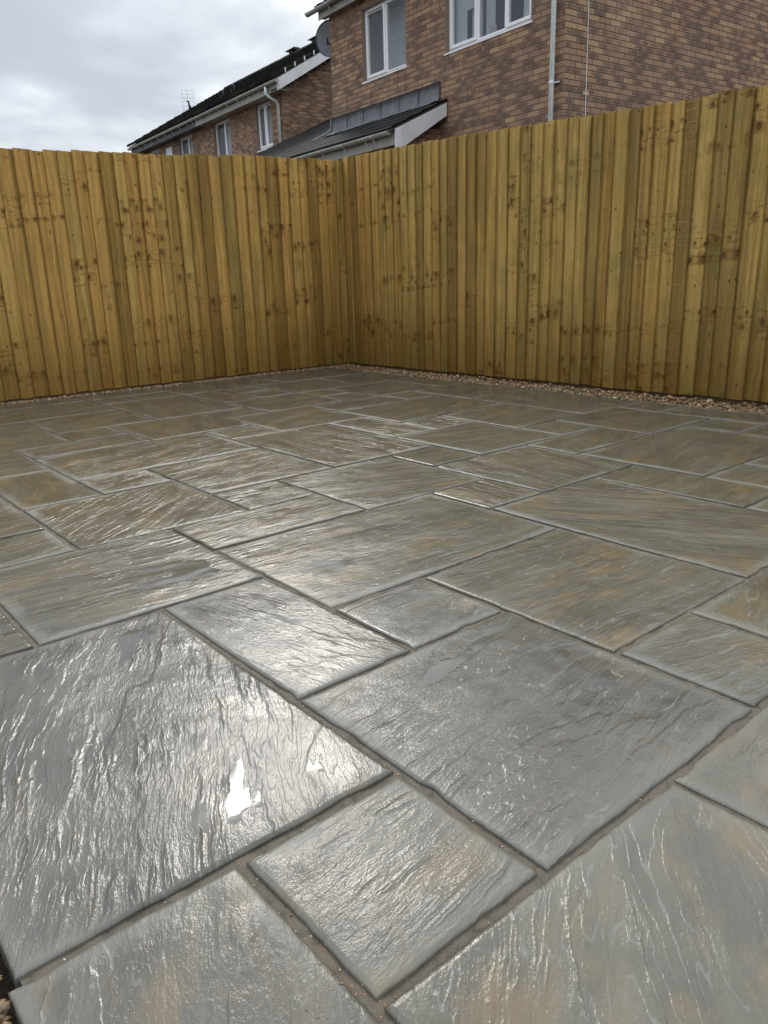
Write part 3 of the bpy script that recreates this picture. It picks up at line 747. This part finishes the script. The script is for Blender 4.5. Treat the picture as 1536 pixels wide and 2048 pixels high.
def drape(parent, name, u0, u1, z0, z1, y, m, folds=True):
    bm = bmesh.new(); n = max(2, int((u1 - u0) / 0.012)); rows = []
    for k in range(n + 1):
        u = u0 + (u1 - u0) * k / n; yy = y + (0.014 * math.sin(u * 95 + 1.3 * math.sin(u * 31)) if folds else 0)
        rows.append((bm.verts.new((u, yy, z0)), bm.verts.new((u, yy, z1))))
    for a, b_ in zip(rows, rows[1:]): bm.faces.new((a[0], b_[0], b_[1], a[1]))
    o = mesh_obj(name, bm, m, parent, smooth=True); return o

def gutter(parent, u0, u1, y, z, r=0.056, m=None, name='gutter'):
    """half round gutter with a rolled rim and end stops"""
    bm = bmesh.new(); seg = 12; rings = []
    n = max(1, int((u1 - u0) / 0.5))
    for i in range(n + 1):
        u = u0 + (u1 - u0) * i / n; dz = 0.003 * math.sin(i * 2.1)
        ring = []
        for k in range(seg + 1):
            a = math.pi + math.pi * k / seg; ring.append((y + r + r * math.cos(a), z + r * math.sin(a) + dz))
        inner = [(y + r + (p_[0] - y - r) * 0.93, z + dz + (p_[1] - z - dz) * 0.93) for p_ in ring[::-1]]
        rings.append([bm.verts.new((u, q[0], q[1])) for q in ring + inner])
    for a, b_ in zip(rings, rings[1:]):
        for k in range(len(a)): bm.faces.new((a[k], a[(k + 1) % len(a)], b_[(k + 1) % len(a)], b_[k]))
    for rg in (rings[0], rings[-1]): bm.faces.new(rg)
    g = mesh_obj(name, bm, m or M_gutter, parent, smooth=True)
    for u in (u0 + 0.006, u1 - 0.006):
        st = bmesh.new(); pr = [(y + r + r * 1.1 * math.cos(math.pi + math.pi * k / 10), z + 0.004 + r * 1.1 * math.sin(math.pi + math.pi * k / 10)) for k in range(11)]
        prism(st, pr, u - 0.008, u + 0.008); mesh_obj('stop_end', st, m or M_gutter, g)
    u = u0 + 1.6
    while u < u1 - 0.5:
        un = bmesh.new(); pr = [(y + r + r * 1.1 * math.cos(math.pi + math.pi * k / 10), z + 0.004 + r * 1.1 * math.sin(math.pi + math.pi * k / 10)) for k in range(11)]
        prism(un, pr, u - 0.05, u + 0.05); mesh_obj('gutter_union', un, m or M_gutter, g); u += 3.0
    return g
def bracket(parent, u, y, z, m=None):
    bm = bmesh.new(); prism(bm, [(y + 0.002, z - 0.115), (y + 0.018, z - 0.10), (y + 0.060, z - 0.050), (y + 0.115, z - 0.015), (y + 0.115, z - 0.026), (y + 0.055, z - 0.062), (y + 0.002, z - 0.125)], u - 0.011, u + 0.011)
    return mesh_obj('gutter_bracket', bm, m or M_barge, parent)

def tiled_roof(parent, name, u0, u1, y_e, z_e, slope, run, m, gauge=0.33, tw=0.30, lip=0.022, back=False, roll=0.010, m_lip=None):
    """interlocking tiles laid in courses up the slope from the eave (y decreasing); each tile its own lump, joined"""
    th = math.atan(slope); cs, sn = math.cos(th), math.sin(th)
    V, F, A, MI = [], [], [], []
    nrow = int(run / cs / gauge) + 1; sg = 1 if not back else -1
    for r_ in range(nrow):
        l0 = r_ * gauge; l1 = min(l0 + gauge + 0.07, run / cs)
        k = 0; u = u0
        while u < u1 - 0.01:
            e = min(u + tw, u1); a = rnd.random(); h0 = lip + (rnd.uniform(0, 0.006) if roll else 0)
            us = [u + (0.003 if roll else 0), u + (e - u) * 0.22, u + (e - u) * 0.30, e - (0.002 if roll else 0.0015)]
            zoff = [roll, roll, 0.0, 0.0]
            o_ = len(V)
            for (l, hh) in ((l0, h0), (l1, 0.004)):
                for uu, zo in zip(us, zoff):
                    for top in (1, 0):
                        hgt = (hh + zo) if top else 0.0
                        y_ = -l * cs + hgt * sn * 1.0; z_ = l * sn + hgt * cs
                        V.append((uu, y_e + sg * y_, z_e + z_))
            idx = lambda L_, k_, tp: o_ + L_ * 8 + k_ * 2 + (0 if tp else 1)
            for k_ in range(3):
                F.append((idx(0, k_, 1), idx(0, k_ + 1, 1), idx(1, k_ + 1, 1), idx(1, k_, 1))); A.append(a); MI.append(0)
                F.append((idx(0, k_, 0), idx(0, k_ + 1, 0), idx(0, k_ + 1, 1), idx(0, k_, 1))); A.append(a); MI.append(1)
            for k_ in (0, 3):
                F.append((idx(0, k_, 0), idx(0, k_, 1), idx(1, k_, 1), idx(1, k_, 0))); A.append(a); MI.append(0)
            u = e; k += 1
    me = bpy.data.meshes.new(name); me.from_pydata(V, [], F)
    at = me.attributes.new('rnd', 'FLOAT', 'FACE'); at.data.foreach_set('value', A)
    me.materials.append(m); me.materials.append(m_lip or m); me.polygons.foreach_set('material_index', MI)
    return tag(mesh_obj(name, me, None, parent), kind='stuff')
def slope_panel(parent, name, u0, u1, y_e, z_e, slope, run, th, m, back=False):
    sg = -1 if not back else 1
    bm = bmesh.new(); y2 = y_e + sg * run; z2 = z_e + slope * run
    prism(bm, [(y_e, z_e), (y2, z2), (y2, z2 - th), (y_e, z_e - th)], u0, u1)
    return mesh_obj(name, bm, m, parent)

# ---- main house -----------------------------------------------------------
house = empty('brick_house', HC, HR)
tag(house, 'two storey multi brown brick house standing directly behind the right fence with two white windows', 'house')
W1 = (3.47, 4.72, 4.19, 5.31); W2 = (0.64, 2.45, 4.145, 5.31)
holes = [W1, W2]
ZT = 5.52; DEP = 8.4; LEN = 5.775
wm = bmesh.new()
wall_with_holes(wm, 0.010, LEN, 0.0, ZT, -0.010, -0.25, holes)
gpk = ZT + 0.55 * DEP / 2
ge = [(-0.2505, 0.0), (-0.2505, ZT), (-DEP / 2, gpk), (-DEP, ZT), (-DEP, 0.0)]
prism(wm, ge, 0.010, 0.25); prism(wm, ge, LEN - 0.24, LEN)
box(wm, 0.25, LEN - 0.24, -DEP, -DEP + 0.24, 0, ZT)
box(wm, 0.010, 0.25, -0.2505, -0.012, 0.0, ZT - 0.002) if False else None
wall = mesh_obj('wall', wm, M_mortar, house)
gab = lambda zz: (0.0, DEP) if zz < ZT else ((zz - ZT) / 0.55, DEP - (zz - ZT) / 0.55) if zz < gpk - 0.1 else None
bf = brick_face('y', 0.0, LEN, 2.0, ZT, holes, 0, None)
bg_ = brick_face('x', 0.0, DEP, 2.0, gpk, [], 1, gab)
brickwork(wall, [('y', -0.004, bf), ('x', 0.004, bg_)], 300)
w1 = window(house, *W1, -0.075, [4.10], [False, True])
w2 = window(house, *W2, -0.075, [1.20, 1.79], [True, False, True])
drape(w1, 'blind', W1[0] + 0.03, W1[1] - 0.03, W1[2], W1[3], -0.42, M_blind, False)
for (a, b_, zz) in ((3.52, 4.0, 5.12), (3.52, 3.98, 4.78), (3.52, 3.86, 4.33), (4.14, 4.34, 5.15), (4.14, 4.30, 4.78)):
    mesh_obj('blind_rail', bx(a, b_, -0.36, -0.34, zz, zz + 0.022), M_card, w1)
drape(w2, 'curtain', 0.70, 0.98, W2[2], W2[3], -0.20, M_cloth)
drape(w2, 'curtain', 1.58, 1.76, W2[2], W2[3], -0.22, M_cloth)
drape(w2, 'curtain', 1.84, 2.08, W2[2], W2[3], -0.22, M_cloth)
drape(w2, 'blind', 1.24, 1.75, 4.80, W2[3], -0.16, M_blind, False); drape(w2, 'blind', 1.82, 2.12, 4.66, W2[3], -0.16, M_blind, False)
drape(w2, 'blind', 2.12, 2.40, W2[2], W2[3], -0.16, M_blind, False)
cd = bmesh.new()
q = [cd.verts.new(v_) for v_ in ((-0.075, 0, 0), (0.0, 0.03, 0), (0.075, 0, 0), (-0.07, 0.012, 0.12), (0.0, 0.035, 0.085), (0.06, 0.010, 0.15))]
cd.faces.new((q[0], q[1], q[4], q[3])); cd.faces.new((q[1], q[2], q[5], q[4]))
bmesh.ops.solidify(cd, geom=cd.faces, thickness=0.004)
card = mesh_obj('folded_card', cd, M_card)
card.matrix_world = Matrix.Translation(HC) @ Matrix.Rotation(HR, 4, 'Z') @ Matrix.Translation((1.53, -0.15, W2[2] + 0.056))
tag(card, 'folded white card standing on the sill inside the larger house window', 'card')
# eaves: soffit, fascia, gutter and roof of the main house
mesh_obj('soffit', bx(-0.12, LEN + 0.13, 0.0, 0.115, 5.455, 5.47), M_fascia, house)
fa = mesh_obj('fascia', bx(-0.12, LEN + 0.13, 0.116, 0.136, 5.435, 5.62), M_fascia, house)
gutter(house, -0.15, LEN + 0.44, 0.137, 5.605)
for k in range(9): bracket(house, 0.25 + 0.635 * k + 0.15, 0.137, 5.60)
sl = 0.55
slope_panel(house, 'roof', -0.16, LEN + 0.16, 0.16, 5.63, sl, DEP / 2 + 0.16, 0.05, M_black)
slope_panel(house, 'roof', -0.16, LEN + 0.16, -DEP - 0.16, 5.63, sl, DEP / 2 + 0.16, 0.05, M_black, True)
tiled_roof(house, 'roof_tile', -0.18, LEN + 0.18, 0.19, 5.632, sl, DEP / 2 + 0.19, M_tile)
for u in (-0.17, LEN + 0.15):
    bm = bmesh.new(); a0 = 0.12; zz = 5.62
    prism(bm, [(a0, zz), (-DEP / 2, zz + sl * (DEP / 2 + a0)), (-DEP - a0, zz), (-DEP - a0, zz - 0.19), (-DEP / 2, zz - 0.19 + sl * (DEP / 2 + a0)), (a0, zz - 0.19)], u, u + 0.022)
    mesh_obj('bargeboard', bm, M_barge, house)
# downpipe at the corner
pm = bmesh.new(); tube(pm, [(0.165, 0.062, 0.0), (0.165, 0.062, 5.30), (0.165, 0.10, 5.42), (0.165, 0.17, 5.52), (0.165, 0.19, 5.56)], 0.034, 14)
dp_ = mesh_obj('downpipe', pm, M_pipe, house, smooth=True)
for zz in (1.5, 3.262, 5.0):
    cm = bmesh.new(); tube(cm, [(0.165, 0.062, zz), (0.165, 0.062, zz + 0.028)], 0.040, 14); box(cm, 0.07, 0.14, 0.004, 0.03, zz + 0.004, zz + 0.02)
    mesh_obj('pipe_clip', cm, M_pipe, dp_)
cb = bmesh.new(); tube(cb, [(-0.007, -0.425, 6.6), (-0.008, -0.43, 5.2), (-0.006, -0.425, 4.2), (-0.008, -0.437, 3.4), (-0.006, -0.452, 2.7), (-0.007, -0.45, 1.0)], 0.0045, 6)
mesh_obj('cable', cb, M_upvc, house)
mesh_obj('patch_brick', bx(-0.0095, -0.002, -0.50, -0.38, 3.14, 3.185), simple('pale_patch', (0.42, 0.33, 0.22), 0.9, 0.2, 20), house)

# ---- link garage with lean-to roof ---------------------------------------
gar = empty('link_garage', HC, HR)
tag(gar, 'low brick garage with black tiled lean-to roof and lead flashing joining the two houses', 'garage')
GE_Z = 3.0; GSL = 0.445; GY_E = 1.12; GU0, GU1 = 2.40, 10.36
gw = bmesh.new()
box(gw, 2.56, 10.3, 0.60, 0.84, 0.0, 2.80); box(gw, 2.56, 2.79, -0.008, 0.598, 0.0, 2.9)
gwo = mesh_obj('wall', gw, M_mortar, gar)
brickwork(gwo, [('y', 0.846, brick_face('y', 2.55, 8.0, 2.0, 2.78, [], 0)), ('x', 2.556, [(a - 0.84, b_ - 0.84, z_) for a, b_, z_ in brick_face('x', 0.0, 0.82, 2.0, 3.1, [], 1)])], 0)
slope_panel(gar, 'roof_deck', GU0 + 0.02, 5.80, GY_E - 0.03, GE_Z - 0.004, GSL, GY_E - 0.02, 0.04, M_black)
slope_panel(gar, 'roof_deck', 5.80, GU1, GY_E - 0.03, GE_Z - 0.004, GSL, GY_E + 4.6, 0.04, M_black)
tiled_roof(gar, 'roof_tile', GU0, 5.80, GY_E, GE_Z, GSL, GY_E + 0.0, M_tile, gauge=0.325, lip=0.015, roll=0.0, m_lip=M_lip)
tiled_roof(gar, 'roof_tile', 5.80, GU1, GY_E, GE_Z, GSL, GY_E + 4.6, M_tile, gauge=0.325, lip=0.015, roll=0.0, m_lip=M_lip)
mesh_obj('fascia', bx(GU0 + 0.02, GU1, 0.995, 1.015, 2.775, 2.975), M_fascia, gar)
mesh_obj('soffit', bx(GU0 + 0.04, GU1, 0.84, 0.994, 2.785, 2.80), M_fascia, gar)
gutter(gar, GU0 + 0.12, GU1, 1.016, 2.965, 0.056)
for u in (2.96, 3.18, 3.82, 4.5, 5.1, 5.7, 6.3, 6.9): bracket(gar, u, 1.016, 2.965)
bm = bmesh.new(); prism(bm, [(1.045, 2.72), (1.045, 2.985), (0.02, 2.985 + GSL * 1.02), (0.02, 2.80 + GSL * 1.02), (0.90, 2.74)], GU0 + 0.0, GU0 + 0.022)
mesh_obj('bargeboard', bm, M_barge, gar)
nsh = 6; ue = [2.57 + (5.79 - 2.57) * k / nsh for k in range(nsh + 1)]
for k in range(nsh):
    a, b_ = ue[k], ue[k + 1] + 0.02; off = 0.003 * (k % 2)
    bm = bmesh.new(); n = 14; rows = []
    for i in range(n + 1):
        u = a + (b_ - a) * i / n; row = []
        wv = 0.006 * mnoise.noise(Vector((u * 7, 3, 0)))
        for (yy, zz) in ((0.014, 3.775 + 0.008 * mnoise.noise(Vector((u * 3, 0, 0)))), (0.016, 3.66), (0.022, 3.54), (0.05, 3.502), (0.20, 3.455 + 0.0), (0.225, 3.430)):
            row.append(bm.verts.new((u, yy + wv + off, zz + (off if yy > 0.04 else 0) + (0.5 * wv if yy > 0.15 else 0))))
        rows.append(row)
    for p_, q_ in zip(rows, rows[1:]):
        for i in range(5): bm.faces.new((p_[i], q_[i], q_[i + 1], p_[i + 1]))
    bmesh.ops.solidify(bm, geom=bm.faces, thickness=0.003)
    mesh_obj('lead_sheet', bm, M_lead, gar, smooth=True)
bm = bmesh.new(); box(bm, 5.78, 5.90, -0.02, 0.20, 3.47, 3.49); tube(bm, [(5.80, 0.03, 3.78), (5.81, 0.04, 3.6), (5.84, 0.12, 3.52), (5.98, 0.30, 3.42), (6.02, 0.36, 3.385)], 0.012, 8)
mesh_obj('lead_soaker', bm, M_lead, gar)

# ---- far house ------------------------------------------------------------
h2 = empty('brick_house', HC, HR)
tag(h2, 'further brick house at left with mossy black roof, seen over the left fence', 'house')
FYR = -1.5; U0, U1 = 10.4, 20.5; ZE = 5.36; RSL = 0.56; ridge_y = -5.0; EY = -1.10
hl = [(11.0, 11.84, 4.14, 5.21), (13.41, 14.5, 4.14, 5.21), (16.07, 17.15, 4.14, 5.21), (18.85, 19.85, 4.5, 5.21)]
wm = bmesh.new(); bm2 = bmesh.new()
wall_with_holes(bm2, U0 + 0.010, U1, 0, ZE, FYR - 0.010, FYR - 0.25, hl)
pk = ZE + RSL * 3.5; D2 = 7.0
prism(bm2, [(FYR - 0.2505, 0), (FYR - 0.2505, ZE), (ridge_y, pk), (FYR - D2, ZE), (FYR - D2, 0)], U0 + 0.010, U0 + 0.25)
prism(bm2, [(FYR - 0.2505, 0), (FYR - 0.2505, ZE), (ridge_y, pk), (FYR - D2, ZE), (FYR - D2, 0)], U1 - 0.25, U1)
box(bm2, U0 + 0.25, U1 - 0.25, FYR - D2, FYR - D2 + 0.25, 0, ZE)
wall2 = mesh_obj('wall', bm2, M_mortar, h2)
b1 = brick_face('y', U0, U1, 2.6, ZE, hl, 0)
g2 = lambda zz: (1.5, 1.5 + D2) if zz < ZE else (1.5 + (zz - ZE) / RSL, 1.5 + D2 - (zz - ZE) / RSL) if zz < pk - 0.1 else None
b2 = brick_face('x', 1.5, 1.5 + D2, 2.6, pk, [], 1, g2)
brickwork(wall2, [('y', FYR - 0.004, b1), ('x', U0 + 0.004, b2)], 0)
for k, h_ in enumerate(hl):
    mm = (h_[0] + h_[1]) / 2 - (0.0 if k == 0 else 0.06)
    wo = window(h2, *h_, FYR - 0.075, [mm], [True, True] if k == 0 else [True, False])
    drape(wo, 'curtain', h_[0] + 0.07, mm - 0.08, h_[2], h_[3], FYR - 0.30, M_cloth)
    drape(wo, 'curtain', mm + 0.10, h_[1] - 0.07, h_[2], h_[3], FYR - 0.30, M_cloth)
mesh_obj('wall_panel', bx(17.7, 18.2, FYR + 0.002, FYR + 0.03, 4.4, 5.08), M_cloth, h2)
mesh_obj('soffit', bx(10.05, 15.06, FYR, EY - 0.135, 5.225, 5.24), M_fascia, h2)
mesh_obj('soffit', bx(15.06, 20.75, FYR, EY - 0.135, 5.225, 5.24), M_black, h2)
mesh_obj('fascia', bx(10.05, 15.06, EY - 0.134, EY - 0.114, 5.21, 5.43), M_fascia, h2)
mesh_obj('fascia', bx(15.06, 20.75, EY - 0.134, EY - 0.114, 5.21, 5.43), M_black, h2)
gutter(h2, 9.98, 20.80, EY - 0.113, 5.415, 0.056)
for u in [10.93 + 0.608 * k for k in range(7)] + [14.9, 15.2, 15.53] + [16.16 + 0.62 * k for k in range(7)]: bracket(h2, u, EY - 0.113, 5.41)
RE = 5.46
slope_panel(h2, 'roof', 10.08, 20.72, EY - 0.03, RE - 0.01, RSL, EY - 0.03 - ridge_y, 0.05, M_black)
slope_panel(h2, 'roof', 10.08, 20.72, 2 * ridge_y - EY, RE - 0.01, RSL, EY - ridge_y, 0.05, M_black, True)
tiled_roof(h2, 'roof_tile', 10.05, 20.75, EY, RE, RSL, EY - ridge_y, M_tilemoss, gauge=0.345, lip=0.065)
bm = bmesh.new()
for k in range(24):
    u = 10.05 + k * 0.446
    tube(bm, [(u, ridge_y, RE + RSL * (EY - ridge_y) - 0.02), (u + 0.44, ridge_y, RE + RSL * (EY - ridge_y) - 0.02)], 0.115 + 0.004 * (k % 2), 10)
at = bm.faces.layers.float.new('rnd')
for f in bm.faces: f[at] = rnd.uniform(0.5, 1)
mesh_obj('ridge_tiles', bm, M_tilemoss, h2)
for u in (15.75, 14.36):
    bm = bmesh.new(); zr = RE + RSL * (EY - ridge_y) + 0.07
    box(bm, u - 0.10, u + 0.10, ridge_y - 0.09, ridge_y + 0.09, zr, zr + 0.07); prism(bm, [(ridge_y - 0.17, zr + 0.071), (ridge_y + 0.17, zr + 0.071), (ridge_y + 0.10, zr + 0.125), (ridge_y - 0.10, zr + 0.125)], u - 0.24, u + 0.24)
    mesh_obj('ridge_vent', bm, M_dark, h2)
for s_u in (10.05,):
    bm = bmesh.new(); a0 = -1.20; zz = 5.45
    prism(bm, [(a0, zz), (ridge_y, zz + RSL * (a0 - ridge_y)), (ridge_y, zz - 0.19 + RSL * (a0 - ridge_y)), (a0 - 0.12, zz - 0.19 - 0.0), (a0, zz - 0.25)], s_u, s_u + 0.022)
    mesh_obj('bargeboard', bm, M_barge, h2)
    bm = bmesh.new(); prism(bm, [(a0 + 0.04, zz - 0.19), (ridge_y, zz - 0.185 + RSL * (a0 - ridge_y)), (ridge_y, zz - 0.20 + RSL * (a0 - ridge_y)), (a0 + 0.02, zz - 0.21)], s_u + 0.023, U0)
    mesh_obj('verge_soffit', bm, M_fascia, h2)
for k in range(7):
    yy = -1.44 - 0.275 * k; zz = RE + RSL * (EY - yy)
    mesh_obj('tile_clip', bx(10.035, 10.05, yy - 0.012, yy + 0.012, zz - 0.035, zz + 0.06), M_upvc, h2)
for yy, u in ((-1.62, 13.3), (-1.50, 13.75)):
    bm = bmesh.new(); zz = RE + RSL * (EY - yy) + 0.12
    tube(bm, [(u + 0.10 * math.cos(a * math.pi / 8), yy, zz + 0.13 * math.sin(a * math.pi / 8)) for a in range(17)], 0.012, 6)
    mesh_obj('roof_hoop', bm, M_dark, h2)
pm = bmesh.new(); tube(pm, [(10.56, -1.155, 5.36), (10.56, -1.155, 5.22), (10.52, -1.20, 5.15), (10.46, -1.38, 5.04), (10.50, -1.44, 4.97), (10.50, -1.445, 3.2)], 0.034, 12)
mesh_obj('downpipe', pm, M_pipe, h2, smooth=True)

# ---- satellite dish on the far side wall of the main house ----------------
Hm = Matrix.Translation(HC) @ Matrix.Rotation(HR, 4, 'Z')
dish = empty('satellite_dish', Hm @ Vector((5.78, 0.05, 5.12))); tag(dish, 'grey satellite dish peeping out from behind the far edge of the brick house', 'satellite dish')
bm = bmesh.new(); rs, seg = 7, 28; rows = []
for i in range(rs + 1):
    r_ = i / rs
    rows.append([bm.verts.new((0.30 * r_ * math.cos(k * 2 * math.pi / seg), 0.33 * r_ * math.sin(k * 2 * math.pi / seg), 0.06 * r_ * r_)) for k in range(seg)] if i else [bm.verts.new((0, 0, 0))])
for k in range(seg): bm.faces.new((rows[0][0], rows[1][k], rows[1][(k + 1) % seg]))
for a, b_ in zip(rows[1:], rows[2:]):
    for k in range(seg): bm.faces.new((a[k], b_[k], b_[(k + 1) % seg], a[(k + 1) % seg]))
bmesh.ops.solidify(bm, geom=bm.faces, thickness=0.004)
do = mesh_obj('reflector', bm, M_dish, dish, smooth=True)
dpos = Hm @ Vector((6.03, -0.12, 5.18)) + Vector((RX.x, RX.y, 0)).normalized() * 0.07
aim = (camv - dpos); aim.z = 0.10; aim.normalize()
aim = (aim + Vector((-0.25, 0.1, 0.1))).normalized()
do.location = dpos - dish.location; do.rotation_euler = aim.to_track_quat('Z', 'Y').to_euler()
bm = bmesh.new(); q0 = dpos - dish.location
rxh = Vector((RX.x, RX.y, 0)).normalized()
tube(bm, [q0 + Vector((0, 0, -0.28)), q0 + rxh * 0.16 + aim * 0.20 + Vector((0, 0, -0.20)), q0 + rxh * 0.22 + aim * 0.30], 0.011, 8)
mesh_obj('feed_arm', bm, M_dark, dish)
bm = bmesh.new(); tube(bm, [q0 + rxh * 0.20 + aim * 0.30 + Vector((0, 0, -0.03)), q0 + rxh * 0.21 + aim * 0.26 + Vector((0, 0, 0.06))], 0.03, 10); mesh_obj('receiver', bm, M_dark, dish)
bm = bmesh.new(); tube(bm, [q0 - aim * 0.01, q0 - aim * 0.10, (0.0, 0.0, -0.10), (0, 0, 0)], 0.018, 8); mesh_obj('wall_bracket', bm, M_dark, dish)
bm = bmesh.new(); tube(bm, [q0 + Vector((0.02, 0, 0.30)), q0 + Vector((0.03, -0.05, 0.42)), q0 + Vector((0.03, -0.10, 0.52))], 0.006, 6); mesh_obj('dish_cable', bm, M_dark, dish)

# ---- television aerial on the far roof ------------------------------------
ae = empty('tv_aerial', Hm @ Vector((19.75, -3.05, RE + RSL * (EY + 3.05)))); tag(ae, 'thin grid television aerial on a short mast above the far roof', 'aerial')
rv_ = Vector((RX.x, RX.y, 0)).normalized(); up = Vector((0, 0, 1))
def P(a, h_): return rv_ * a + up * h_
bm = bmesh.new(); tube(bm, [P(0.02, -0.05), P(0.02, 0.34)], 0.014, 8); mesh_obj('mast', bm, M_dark, ae)
bm = bmesh.new(); tube(bm, [P(-0.04, 0.36), P(0.01, 0.34), P(0.03, 0.24), P(0.06, 0.16), P(0.055, 0.10)], [0.028, 0.03, 0.032, 0.036, 0.02], 8); mesh_obj('junction_box', bm, M_dark, ae)
bm = bmesh.new()
for z0_, z1_ in ((0.42, 0.68), (0.03, 0.33)):
    for a in (-0.19, -0.0, 0.21): tube(bm, [P(a, z0_), P(a, z1_)], 0.004, 5)
    for hh in [z0_ + (z1_ - z0_) * q_ for q_ in (0, 0.2, 0.55, 1.0)]: tube(bm, [P(-0.21, hh), P(0.23, hh)], 0.004, 5)
mesh_obj('reflector_grid', bm, M_alu, ae)
